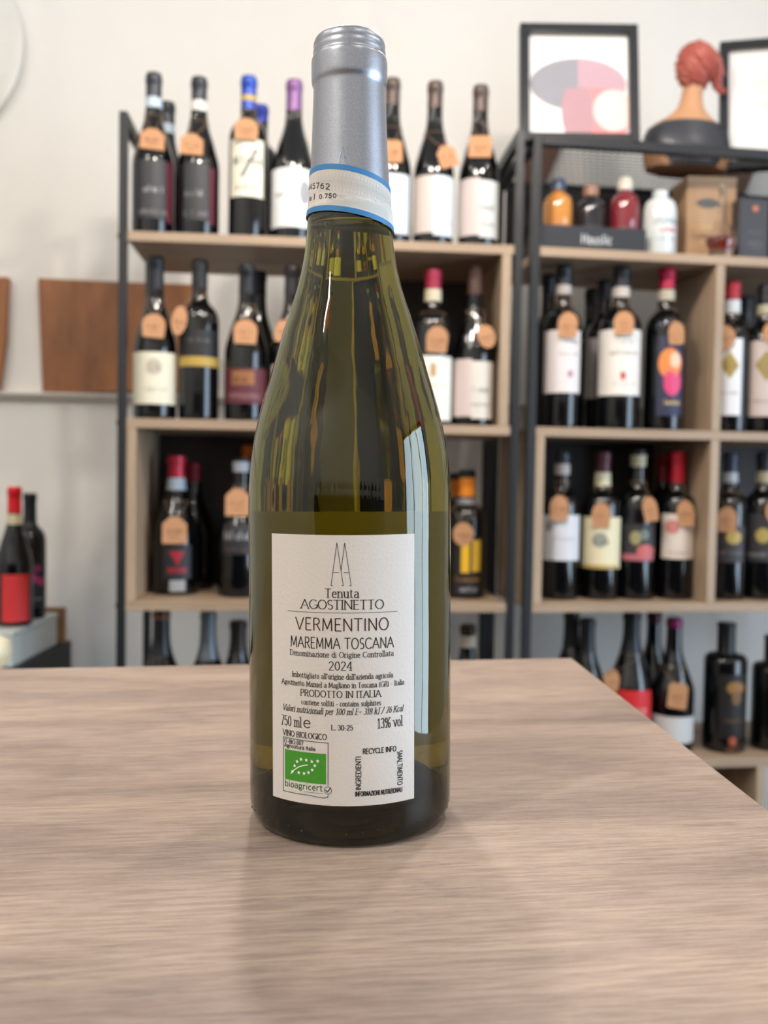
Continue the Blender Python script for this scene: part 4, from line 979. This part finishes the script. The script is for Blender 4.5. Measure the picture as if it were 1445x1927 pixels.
# ------------------------------------------------------------------ spirits on the right unit's top board
SPI = [(1049, 338, (196, 130, 60), (60, 74, 96), 'amber miniature flask bottle with blue stopper in the black tray', 'amber'),
       (1111, 350, (26, 26, 32), (150, 110, 90), 'black-labelled miniature flask bottle in the middle of the tray', 'black'),
       (1175, 336, (120, 34, 44), (206, 200, 186), 'deep red miniature flask bottle with pale stopper in the tray', 'red')]
for x, yt, col, capc, lb, nm in SPI:
    v = .075; u, _ = R_.hit(x, 400, v); pos = R_.w(u, v, ZA+.004); Hh = R_.hit(x, yt, v)[1]-ZA-.004
    t = empty('liqueur_bottle', lb, 'bottle', 'miniature liqueur bottles in the tray', loc=pos, rz=R_.yaw)
    R0 = .0295
    m = MB(); m.lathe([(0, .001)]+[(r*R0, z*Hh/.108) for r, z in ((.85, 0), (1, .004), (1, .066), (.97, .074), (.88, .080), (.68, .0845), (.46, .087), (.40, .090), (.40, .096), (0, .096))], 28)
    gm = flat('liqueur_'+nm, col, .08, 0, 0, .08, 30, .6, .3); m.build('glass_body', gm, t)
    m = MB(); m.lathe([(r*R0, z*Hh/.108) for r, z in ((.42, .090), (.52, .091), (.54, .104), (.40, .108), (0, .108))], 20); m.build('stopper', flat('stopper_'+nm, capc, .35), t)
    cmf = lambda a, z: ((R0+.0006)*math.sin(a), -(R0+.0006)*math.cos(a), z)
    lb_ = sheet_obj('label', flat('mini_label_'+nm, {'amber': (168, 112, 70), 'black': (24, 24, 30), 'red': (96, 40, 56)}[nm], .5), t, cmf, -.9, .9, .012, .055, 12, 1)
    m = MB(); fm = lambda a, z: ((R0+.001)*math.sin(a), -(R0+.001)*math.cos(a), z)
    if nm == 'black': m.add([fm(.25*math.cos(i*PI/6), .042+.009*math.sin(i*PI/6)) for i in range(12)], [tuple(range(12))])
    else: scribble(m, lambda p, q: fm(p/R0, q), -.014, .014, .04, .005, .0008, seed=4)
    m.build('print', flat('mini_print_'+nm, {'amber': (210, 170, 120), 'black': (176, 104, 84), 'red': (150, 110, 120)}[nm], .5), lb_, smooth=False)
# tray
uA0, zt0 = R_.hit(1020, 424, .03); uA1, _ = R_.hit(1216, 430, .03)
t = empty('display_tray', 'black card display tray with white script holding three miniature bottles', 'tray', loc=R_.w((uA0+uA1)/2, 0, ZA), rz=R_.yaw)
hwid = (uA1-uA0)/2; ht = R_.hit(1115, 427, .03)[1]-ZA; TB = flat('black_card', (30, 32, 38), .5)
m = MB(); m.box((-hwid, .030, 0), (hwid, .120, .003)); m.build('tray_base', TB, t, smooth=False)
m = MB(); m.box((-hwid, .030, .003), (hwid, .032, ht)); fp = m.build('front_panel', TB, t, smooth=False)
m = MB(); m.box((-hwid, .118, .003), (hwid, .120, ht)); m.build('back_wall', TB, t, smooth=False)
for s in (-1, 1):
    m = MB(); m.box((min(s*hwid, s*(hwid-.002)), .032, .003), (max(s*hwid, s*(hwid-.002)), .118, ht)); m.build('side_wall', TB, t, smooth=False)
m = MB(); fm = lambda p, q: (p, .0295, q)
lettering(m, 'Hauslic', fm, -.026, .036, ht*.34, ht*.36, .0019, .0015, False, track=.16)
m.build('tray_lettering', flat('white_print', (222, 222, 222), .5), fp, smooth=False)
# white bottle
v = .07; u, _ = R_.hit(1241, 420, v); Hh = R_.hit(1241, 360, v)[1]-ZA
WB = flat('white_ceramic_bottle', (206, 212, 212), .18, 0, 0, .03, 20, .5, .4)
t = empty('spirit_bottle', 'squat white bottle with script print between the tray and the kraft box', 'bottle', loc=R_.w(u, v, ZA), rz=R_.yaw)
R0 = .034
m = MB(); m.lathe([(0, .001)]+[(r*R0, z*Hh) for r, z in ((.9, 0), (1, .03), (1, .62), (.98, .72), (.90, .80), (.72, .86), (.5, .885), (.42, .90), (.42, .93), (0, .93))], 32); m.build('glass_body', WB, t)
m = MB(); m.lathe([(r*R0, z*Hh) for r, z in ((.44, .90), (.46, .91), (.46, .99), (.40, 1.0), (0, 1.0))], 20); m.build('stopper', WB, t)
m = MB(); fm = lambda p, q: ((R0+.0006)*math.sin(p/R0), -(R0+.0006)*math.cos(p/R0), q)
scribble(m, fm, -.026, .024, Hh*.48, .016, .0014, 0, 3); scribble(m, fm, -.012, .026, Hh*.36, .011, .0014, 1, 5); scribble(m, fm, -.02, .026, Hh*.24, .008, .001, 0, 9)
m.build('printed_script', [flat('grey_script', (120, 126, 130), .5), flat('red_script', (206, 96, 92), .5)], t, smooth=False)
# kraft gift box
v0 = .085; u0, zk = R_.hit(1295, 330, v0); u1, _ = R_.hit(1383, 400, v0)
KB = flat('tan_box_card', (168, 134, 102), .5, 0, 0, .05, 20)
t = empty('gift_box', 'tall tan gift box with dark oval badge behind the stemmed decanter', 'box', loc=R_.w((u0+u1)/2, v0, ZA), rz=R_.yaw-.06)
w2 = (u1-u0)/2; hh = zk-ZA
m = MB(); m.box((-w2, 0, 0), (w2, .085, hh*.955)); m.build('carton', KB, t, smooth=False, bevel=.001)
m = MB(); m.box((-w2-.001, -.001, hh*.955), (w2+.001, .086, hh)); m.build('lid', flat('tan_lid', (180, 148, 118), .5), t, smooth=False, bevel=.001)
m = MB(); m.add([(-.008+.024*math.cos(a*PI/12), -.0012, hh*.70+.010*math.sin(a*PI/12)) for a in range(24)], [tuple(range(24))])
m.add([(-w2+.004, -.0012, hh*.42), (w2*.7, -.0012, hh*.42), (w2*.7, -.0012, hh*.425+.003), (-w2+.004, -.0012, hh*.425+.003)], [(0, 1, 2, 3)], 1)
scribble(m, lambda p, q: (p, -.0013, q), -w2*.8, w2*.1, hh*.30, .014, .0016, 2, 6)
m.build('box_print', [flat('slate_badge', (86, 84, 80), .5), flat('gold_line', (206, 176, 118), .3, .5), flat('brown_print', (116, 84, 62), .6)], t, smooth=False)
# decanter bottle with red spirit
v = .034; u, _ = R_.hit(1357, 440, v); Hh = R_.hit(1357, 346, v)[1]-ZA; k = Hh/.13
t = empty('decanter_bottle', 'small clear flask with long neck and reddish spirit in front of the tan box', 'bottle', loc=R_.w(u, v, ZA), rz=0)
CG = clear_glass('clear_flask_glass', (250, 246, 244)); 
fo = [(.0225, 0), (.0235, .002), (.0235, .012), (.0290, .022), (.0310, .030), (.0290, .038), (.0200, .052), (.0115, .062), (.0070, .070), (.0060, .080), (.0058, .118), (.0068, .120), (.0068, .128), (.0060, .130), (.0045, .130)]
fi = [(.0045, .122), (.0044, .080), (.0054, .071), (.0098, .063), (.0180, .0535), (.0270, .0385), (.0288, .030), (.0268, .0235), (.0215, .015), (0, .014)]
m = MB(); m.lathe([(0, .003)]+[(r, z*k) for r, z in fo+fi], 32); m.build('flask', CG, t)
m = MB(); m.lathe([(0, .0145*k), (.0205, .0155*k), (.0262, .0238*k), (.0282, .030*k), (.0272, .036*k), (0, .0362*k)], 28)
m.build('spirit', clear_glass('red_spirit', (190, 70, 50), 0, 1.36), t)
# black cylinder carton and black box with copper emblem
u, _ = R_.hit(1388, 420, .13); zc_ = R_.hit(1388, 371, .13)[1]-ZA
t = empty('carton_tube', 'black cylindrical carton standing behind the decanter flask', 'box', loc=R_.w(u, .13, ZA))
m = MB(); m.lathe([(0, 0), (.026, 0), (.026, zc_*.8), (0, zc_*.8)], 32); m.build('tube', flat('matt_black_card', (24, 24, 26), .6), t)
m = MB(); m.lathe([(0, zc_*.8), (.0268, zc_*.8), (.0268, zc_-.004), (.024, zc_), (0, zc_)], 32); m.build('lid', flat('charcoal_card', (34, 34, 36), .5), t)
u0, zk = R_.hit(1392, 372, .05); hh = zk-ZA; w = .062
t = empty('gift_box', 'charcoal gift box with a copper emblem at the right frame edge', 'box', loc=R_.w(u0+w/2+.001, .05, ZA), rz=R_.yaw)
GB = flat('charcoal_box', (54, 54, 58), .45)
m = MB(); m.box((-w/2, 0, 0), (w/2, .07, hh)); m.build('carton', GB, t, smooth=False, bevel=.001)
m = MB(); star = [((.0085 if i % 2 else .005)*math.cos(i*PI/8)+.003, -.0004, hh-.020+(.0085 if i % 2 else .005)*math.sin(i*PI/8)) for i in range(16)]
m.add(star+[(.003, -.0004, hh-.02)], [(16, i, (i+1) % 16) for i in range(16)])
f_ = lambda p, q: (p, -.0004, q)
scribble(m, f_, -.012, .018, hh*.47, .003, .0006, 1, 2); scribble(m, f_, -.012, .018, hh*.30, .0055, .0008, 1, 3); scribble(m, f_, -.012, .018, hh*.24, .003, .0006, 1, 4)
m.build('box_print', [flat('copper_print', (190, 120, 88), .35, .5), flat('grey_print', (110, 110, 114), .5)], t, smooth=False)

# ------------------------------------------------------------------ framed prints and bust on the mesh top
FRM = flat('black_frame', (24, 26, 30), .35)
def framed(name, lb, fr, v, xl, xr, yt, rotz, lean, Hm, bw, art):
    u0, zt = fr.hit(xl, yt, v); u1, _ = fr.hit(xr, yt, v); w = u1-u0; h = Hm or (zt-MESHZ)/math.cos(lean)
    p = fr.w(u0, v-math.sin(lean)*h, MESHZ+.001)
    t = empty(name, lb, 'picture'); t.matrix_world = Matrix.Translation(p) @ Matrix.Rotation(fr.yaw+rotz, 4, 'Z') @ Matrix.Rotation(-lean, 4, 'X')
    D = .024
    for nm_, a, b_ in (('frame_bar', (0, -D, 0), (bw, 0, h)), ('frame_bar', (w-bw, -D, 0), (w, 0, h)), ('frame_bar', (bw, -D, h-bw), (w-bw, 0, h)), ('frame_bar', (bw, -D, 0), (w-bw, 0, bw))):
        m = MB(); m.box(a, b_); m.build(nm_, FRM, t, smooth=False, bevel=.0015)
    m = MB(); m.box((bw+.0002, -.008, bw+.0002), (w-bw-.0002, -.004, h-bw-.0002)); bd = m.build('print_sheet', flat('white_poster_paper', (244, 244, 245), .5, 0, 0, .01), t, smooth=False)
    m = MB(); mats = art(m, w, h, bw); m.build('printed_art', mats, bd, smooth=False)
    m = MB(); m.box((bw+.0002, -.0135, bw+.0002), (w-bw-.0002, -.0120, h-bw-.0002)); m.build('glazing', thin_pane('picture_glass'), t, smooth=False)
    return t
def ell(cx, cz, rx, rz_, a0=0, a1=360, n=36, y=-.0084): return [(cx+rx*math.cos(math.radians(a0+(a1-a0)*i/n)), y, cz+rz_*math.sin(math.radians(a0+(a1-a0)*i/n))) for i in range(n+(0 if a1-a0 == 360 else 1))]
def art1(m, w, h, bw):
    iw = w-2*bw
    cx, cz = w*.47, h*.62
    def P(pts, mi, y): m.add([(p[0], y, p[2]) for p in pts], [tuple(range(len(pts)))], mi)
    # overlapping ovals: grey-mauve across, coral and dusky rose below it, pale pink at the right
    zf = h*.485
    P(ell(w*.50, h*.515, w*.41, h*.225), 0, -.0082)
    P([(max(x, w*.50), 0, z) for x, _, z in ell(w*.50, h*.515, w*.41, h*.225)], 4, -.00825)
    P([(min(x, w-bw-.001), 0, max(bw+.001, min(z, zf))) for x, _, z in ell(w*.66, h*.26, w*.28, h*.30)], 1, -.0083)
    P([(x, 0, max(bw+.001, min(z, zf))) for x, _, z in ell(w*.50, h*.28, w*.145, h*.27)], 2, -.0084)
    P([(min(x, w-bw-.001), 0, z) for x, _, z in ell(w*.80, h*.30, w*.175, h*.175)], 3, -.0085)
    f_ = lambda p, q: (p, -.0086, q)
    scribble(m, f_, bw+.006, w*.55, h-bw-.020, .009, .0012, 5, 8); scribble(m, f_, bw+.014, w*.42, h-bw-.034, .008, .0008, 5, 18)
    return [flat('grey_mauve_ink', (148, 149, 160), .6), flat('coral_ink', (240, 146, 150), .6), flat('dusky_rose_ink', (184, 146, 156), .6), flat('pale_pink_ink', (244, 214, 210), .6), flat('mauve_ink', (190, 160, 174), .6), flat('grey_letter_ink', (178, 180, 186), .6)]
framed('framed_poster', 'black-framed print of overlapping grey and pink ovals on the right unit', R_, .095, 970, 1180, 57, -.14, .17, None, .0185, art1)
def art2(m, w, h, bw):
    f_ = lambda p, q: (p, -.0086, q)
    lettering(m, 'CHAMPAGNE', f_, w*.18, w*.82, h*.66, .014, .0012, .0008, True)
    scribble(m, f_, w*.34, w*.66, h*.745, .010, .0008, 0, 3); scribble(m, f_, w*.28, w*.72, h*.60, .008, .0007, 0, 4)
    scribble(m, f_, w*.30, w*.70, h*.50, .012, .0009, 0, 5); scribble(m, f_, w*.32, w*.68, h*.46, .008, .0007, 0, 6)
    return [flat('pale_grey_ink', (168, 172, 176), .6)]
framed('framed_certificate', 'black-framed white certificate leaning behind the bust at the right edge', R_, .20, 1334, 1550, 92, -.35, .20, None, .018, art2)

# bust
bu, bz = R_.hit(1293, 309, .13); vb = .13
_p = R_.w(bu, vb, 0); kpx = (_p-CAM).dot(_F)/F_PX
t = empty('bust_figurine', 'small bust of a woman with wavy red hair and dark dress on the mesh top', 'figurine', loc=(_p.x, _p.y, MESHZ+.0004), rz=R_.yaw)
def bx_(px): return (px-1293)*kpx
_, zm0 = R_.hit(1293, 309, vb)
def bz_(py): return R_.hit(1293, py, vb)[1]-MESHZ
SKIN = flat('painted_skin', (192, 142, 104), .5, 0, 0, .04, 30); DRESS = flat('charcoal_glaze', (52, 54, 60), .35, 0, 0, .08, 40); HAIR = flat('copper_red_glaze', (162, 80, 68), .45, 0, .3, .45, 120)
def loft(m, secs, n=28, mi=0, closed=True):
    k = len(m.v)
    for cx, cy_, z, rx, ry in secs:
        for i in range(n):
            a = 2*PI*i/n; m.v.append((cx+rx*math.cos(a), cy_+ry*math.sin(a), z))
    for j in range(len(secs)-1):
        for i in range(n):
            m.f.append((k+j*n+i, k+j*n+(i+1) % n, k+(j+1)*n+(i+1) % n, k+(j+1)*n+i)); m.m.append(mi)
    m.f.append(tuple(k+i for i in range(n))[::-1]); m.m.append(mi)
    e_ = k+(len(secs)-1)*n; m.f.append(tuple(e_+i for i in range(n))); m.m.append(mi)
S = []
for py, cx, rx, ry in ((305, 1290, 76, 40), (296, 1290, 80, 44), (280, 1290, 80, 42), (262, 1290, 78, 38), (248, 1291, 73, 34), (238, 1292, 64, 30), (230, 1293, 52, 27), (222, 1294, 41, 24), (213, 1295, 31, 21), (203, 1296, 24, 19), (190, 1297, 20, 18), (172, 1299, 18.5, 18), (158, 1302, 19, 19), (148, 1306, 24, 27), (136, 1310, 28, 31), (122, 1312, 29, 33), (106, 1310, 26, 30), (94, 1306, 17, 20), (88, 1304, 8, 9)):
    S.append((bx_(cx), 0 if py > 150 else -.002, max(bz_(py), 0 if py == 305 else .001), rx*kpx, ry*kpx))
S[0] = (S[0][0], S[0][1], 0.0, S[0][3], S[0][4])
m = MB(); loft(m, S, 32)
# nose and chin on the face turned away to the right rear
m.lathe([(0, bz_(114)), (.0030, bz_(120)), (.0045, bz_(127)), (0, bz_(129))], 10, cx=bx_(1310)+.020, cy=.034)
m.lathe([(0, bz_(132)), (.004, bz_(133)), (.004, bz_(136)), (0, bz_(138))], 10, cx=bx_(1310)+.018, cy=.031)
m.build('torso_and_head', SKIN, t)
for sx_ in (-1, 1):      # eyes on the far side of the face
    m = MB(); m.lathe([(0, -.002), (.0025, -.001), (.003, 0), (.0025, .001), (0, .002)], 10)
    m.build('eye', flat('eye_glaze', (40, 34, 32), .2), t, loc=(bx_(1310)+.020+sx_*.009, .0335-sx_*.006, bz_(116)))
# dress: shell over the shoulders
S2 = [(cx, cy_, z, rx+.0022, ry+.0022) for cx, cy_, z, rx, ry in S[:6]]
S2[0] = (S2[0][0], S2[0][1], .0004, S2[0][3]-.004, S2[0][4]); 
S2 = [(cx, cy_, z, rx if i > 1 else rx-.012+.004*i, ry+.003) for i, (cx, cy_, z, rx, ry) in enumerate(S2)]
S2[-1] = (S2[-1][0], S2[-1][1], S2[-1][2], S2[-1][3]-.006, S2[-1][4]+.002)
m = MB(); loft(m, S2, 32); m.build('dress', DRESS, t)
# hair: cap plus swept locks
m = MB(); hc = Vector((bx_(1302), -.003, bz_(127))); HR = Vector((34*kpx, 35*kpx, 40*kpx))
def hp(a, b_, s=1.0): return hc+Vector((HR.x*math.cos(b_)*math.sin(a), -HR.y*math.cos(b_)*math.cos(a), HR.z*math.sin(b_)))*s
k = len(m.v); NA, NB_ = 24, 14
for j in range(NB_+1):
    b_ = -PI*.36+(PI*.86)*j/NB_
    for i in range(NA): m.v.append(tuple(hp(-PI*.98+(PI*1.35)*i/(NA-1), b_)))
for j in range(NB_):
    for i in range(NA-1): m.f.append((k+j*NA+i, k+j*NA+i+1, k+(j+1)*NA+i+1, k+(j+1)*NA+i)); m.m.append(0)
rr = random.Random(5)
for i in range(70):
    a0 = rr.uniform(-2.2, -.2); b0 = rr.uniform(-.7, 1.3); pts = []
    for q in range(8):
        s = q/7; pts.append(hp(a0+s*1.5, b0-.9*s+.5*math.sin(s*3+b0)*.3, 1.02+.02*math.sin(s*PI)))
    pts = [p for p in pts if p.z > bz_(168)]
    if len(pts) > 3: m.tube(pts, [kpx*(1.4+2.6*math.sin(PI*j/(len(pts)-1))) for j in range(len(pts))], 6)
def lock(pxs, r0, dy=0):
    pts = [Vector((bx_(x), dy-.012+.004*j, bz_(y))) for j, (x, y) in enumerate(pxs)]
    for o_ in range(5):
        off = Vector((0, rr.uniform(-.006, .006), rr.uniform(-.0035, .0035)))
        m.tube([p+off*(1-j/(len(pts))) for j, p in enumerate(pts)], [r0*kpx*(1-.8*(j/(len(pts)-1))**1.5) for j in range(len(pts))], 6)
lock([(1290, 100), (1310, 92), (1330, 98), (1346, 112), (1356, 126), (1367, 135)], 6)
lock([(1300, 88), (1322, 92), (1340, 102), (1352, 116), (1360, 130)], 6)
lock([(1338, 112), (1344, 130), (1346, 148), (1350, 160), (1360, 166), (1371, 160)], 6.5)
lock([(1336, 122), (1336, 145), (1340, 160), (1352, 171), (1364, 168)], 6.5)
lock([(1276, 120), (1284, 142), (1298, 158), (1312, 168), (1320, 168)], 7, -.012)
lock([(1280, 108), (1290, 130), (1304, 150), (1316, 164), (1320, 166)], 7, -.016)
lock([(1285, 98), (1300, 112), (1318, 112), (1334, 118), (1344, 126)], 4.5, -.018)
m.build('hair', HAIR, t)

# ------------------------------------------------------------------ left part of the room
def wallpoly(name, lb, cat, pts, th, mt, z_lift=0, off=.0, group=None):
    q = [WF.hit(x, y, -off-th) for x, y in pts]; n = len(q)
    u0 = sum(p[0] for p in q)/n; z0 = min(p[1] for p in q); o = WF.w(u0, 0, z0)
    m = MB(); vs = [(u-u0, -off-th, z-z0) for u, z in q]+[(u-u0, -off, z-z0) for u, z in q]
    m.add(vs, [tuple(range(n)), tuple(range(2*n-1, n-1, -1))]+[(i, i+n, (i+1) % n+n, (i+1) % n) for i in range(n)])
    ob = m.build(name, mt, None, smooth=False, bevel=.002); ob.location = o; ob.rotation_euler = (0, 0, WF.yaw)
    return tag(ob, lb, cat, group)
SG = 'wooden slabs on the back wall'
s1 = wallpoly('wooden_slab', 'wide brown wooden slab leaning on the wall moulding behind the left unit post', 'slab', [(80, 742), (71, 523), (222, 530), (368, 535), (372, 738), (222, 737)], .022, SLAB, group=SG, off=.006)
s2 = wallpoly('wooden_slab', 'brown wooden slab cut off by the left frame edge above the moulding', 'slab', [(-60, 742), (-64, 520), (15, 521), (10, 640), (-4, 742)], .022, SLAB, group=SG, off=.006)
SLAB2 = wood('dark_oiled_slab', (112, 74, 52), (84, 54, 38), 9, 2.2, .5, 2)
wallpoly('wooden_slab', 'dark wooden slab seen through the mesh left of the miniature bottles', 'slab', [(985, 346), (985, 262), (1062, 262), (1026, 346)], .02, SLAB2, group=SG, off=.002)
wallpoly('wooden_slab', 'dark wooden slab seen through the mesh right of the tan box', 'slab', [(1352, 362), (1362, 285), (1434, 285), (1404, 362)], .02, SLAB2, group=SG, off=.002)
# round wall disc at the top left
cu, cz_ = WF.hit(-152, 70, -.03); rd = 176*(WF.w(cu, 0, 0)-CAM).dot(_F)/F_PX
m = MB(); m.lathe([(0, 0), (rd, 0), (rd, .02), (rd-.01, .026), (0, .03)], 64)
t = empty('round_mirror', 'large pale grey round mirror at the top left frame edge', 'mirror'); t.matrix_world = Matrix.Translation(WF.w(cu, -.002, cz_)) @ Matrix.Rotation(WF.yaw, 4, 'Z') @ Matrix.Rotation(PI/2, 4, 'X')
m.build('disc', flat('pale_grey_disc', (212, 210, 204), .35), t)
m = MB(); m.lathe([(rd-.004, .021), (rd+.003, .021), (rd+.003, .0), (rd-.004, 0)], 64); m.build('rim', flat('light_rim', (214, 212, 208), .4), t)

# side cabinet with a grey drawer box and three bottles
BZ = -.335+CAMZ
cab = empty('side_cabinet', 'black low cabinet behind the counter at the left frame edge', 'cabinet', loc=(-1.02, 2.06, 0))
BK = flat('matt_black_paint', (22, 22, 24), .6)
m = MB(); m.box((-.30, -.16, .02), (.275, .16, CAMZ-.410)); m.build('body', BK, cab, smooth=False, bevel=.003)
m = MB(); m.box((-.28, -.163, .06), (.255, -.1605, CAMZ-.44)); d_ = m.build('door', BK, cab, smooth=False)
m = MB(); m.tube([(.21, -.172, .40), (.21, -.172, .52)], .004, 8); m.build('handle', METAL, d_)
m = MB(); m.box((-.27, -.14, 0), (.25, .14, .02)); m.build('plinth', BK, cab, smooth=False)
m = MB(); m.box((-1.25, 1.90, CAMZ-.4095), (-.760, 2.163, BZ-.012)); 
t = empty('storage_box', 'pale grey painted box on the black cabinet carrying three bottles', 'box')
gp = flat('pale_grey_paint', (186, 192, 190), .55, 0, .05, .03)
m.build('box_body', gp, t, smooth=False, bevel=.002)
m = MB(); m.box((-1.252, 1.898, BZ-.012), (-.758, 2.165, BZ)); m.build('lid', gp, t, smooth=False, bevel=.003)
t = empty('wooden_board', 'narrow brown wooden board standing behind the pale grey box', 'board', loc=(-.80, 2.178, CAMZ-.4095))
m = MB(); m.box((-.28, 0, 0), (.052, .012, .4095-.326)); m.build('plank', CRATE, t, smooth=False, bevel=.001)
Wd = Frame(0, 0, 0); GROUP = 'bottles on the grey box at the left'
bottle(Wd, BZ, 1.985, 27, 916, 'burg', 33, (214, 26, 40), 965, 'red-capped bottle with a plain red label on the pale grey box', ybody=1120,
       bands=[(967, 986, (196, 186, 156))], labels=[(1078, 1166, 6, 52, (198, 44, 46))])
bottle(Wd, BZ, 2.085, 56, 928, 'bord', 29, (22, 22, 28), 1000, 'black bottle with pink flower print behind the red-labelled bottle', ybody=1100,
       labels=[(1058, 1140, 40, 79, (22, 20, 28), [('d', (150, 44, 104), 69, 1068, 6, 7), ('d', (176, 50, 120), 64, 1086, 6, 8), ('d', (184, 44, 96), 74, 1092, 5, 8), ('d', (120, 40, 110), 58, 1078, 4, 6), ('s', (130, 130, 140), 58, 78, 1126, 6)])])
bottle(Wd, BZ, 2.03, -38, 930, 'burg', 32, (30, 26, 34), 985, 'dark bottle cut off by the left frame edge on the grey box', ybody=1120)
# cream knob of a jar in front of the box
m = MB(); pj = CAM+ray(-14, 1224)*1.62
t = empty('ceramic_jar', 'rounded cream ceramic jar at the left frame edge just above the counter', 'jar', loc=(pj.x, pj.y, 0))
zj = pj.z
m = MB(); m.lathe([(0, zj-.16), (.05, zj-.16), (.058, zj-.15), (.06, zj-.08), (.05, zj-.045), (.02, zj-.034), (0, zj-.034)], 36); m.build('jar_body', flat('cream_glaze', (226, 214, 180), .3), t)
m = MB(); m.lathe([(0, zj-.034), (.012, zj-.034), (.014, zj-.028), (.026, zj-.018), (.031, zj), (.026, zj+.018), (.014, zj+.026), (0, zj+.028)], 36); m.build('lid_knob', flat('cream_glaze', (226, 214, 180), .3), t)
t2 = empty('stool', 'low black stool under the cream jar, hidden behind the counter', 'stool', loc=(pj.x, pj.y, 0))
m = MB(); m.lathe([(0, zj-.185), (.12, zj-.185), (.125, zj-.17), (.12, zj-.1602), (0, zj-.1602)], 32); m.build('seat', BK, t2)
for a in (0.8, 2.4, 3.9, 5.5):
    m = MB(); m.tube([(.08*math.cos(a), .08*math.sin(a), zj-.186), (.12*math.cos(a), .12*math.sin(a), .001)], .009, 8); m.build('leg', METAL, t2)

# ------------------------------------------------------------------ behind the camera: what the bottle mirrors
sb = empty('sideboard', 'dark wood sideboard against the wall behind the camera', 'cabinet', loc=(0.1, -1.84, 0))
DW = wood('dark_walnut', (66, 46, 34), (44, 30, 22), 3, 30, .5, 0)
m = MB(); m.box((-1.6, -.25, .06), (1.6, .2, 1.15)); m.build('body', DW, sb, smooth=False, bevel=.003)
m = MB(); m.box((-1.55, -.2, 0), (1.55, .15, .06)); m.build('plinth', BK, sb, smooth=False)
for i in range(4):
    m = MB(); m.box((-1.56+i*.785, .2005, .10), (-1.56+i*.785+.76, .215, 1.10)); m.build('door', DW, sb, smooth=False)
first = None
for i in range(16):
    x = -1.35+i*.185
    if first is None:
        t = empty('wine_bottle', 'dark wine bottle in the row on the sideboard behind the camera', 'bottle', 'bottles on the sideboard', loc=(x, -1.80, 1.15))
        P = PROF['burg']; m = MB(); m.lathe([(0, .002)]+[(r*.04, z*.3) for r, z in P], 28); m.build('glass_body', BGLASS, t)
        m = MB(); m.lathe([(.36*.04+.0005, .24)]+[(r*.04+.0005, z*.3+.0003) for r, z in P if z > .8][:-1]+[(0, .3004)], 24); m.build('capsule', flat('capsule_46_48_54', (46, 48, 54)), t)
        m = MB(); sheet_obj('label', flat('label_222_224_224', (222, 224, 224)), t, lambda a, z: (.0407*math.sin(a), .0407*math.cos(a), z), -1.0, 1.0, .03, .11, 16, 1)
        first = t
    else:
        r = first.copy(); C.objects.link(r); r.location = (x, -1.80+.04*(i % 2), 1.15)
        for ch in list(first.children):
            c = ch.copy(); C.objects.link(c); c.parent = r
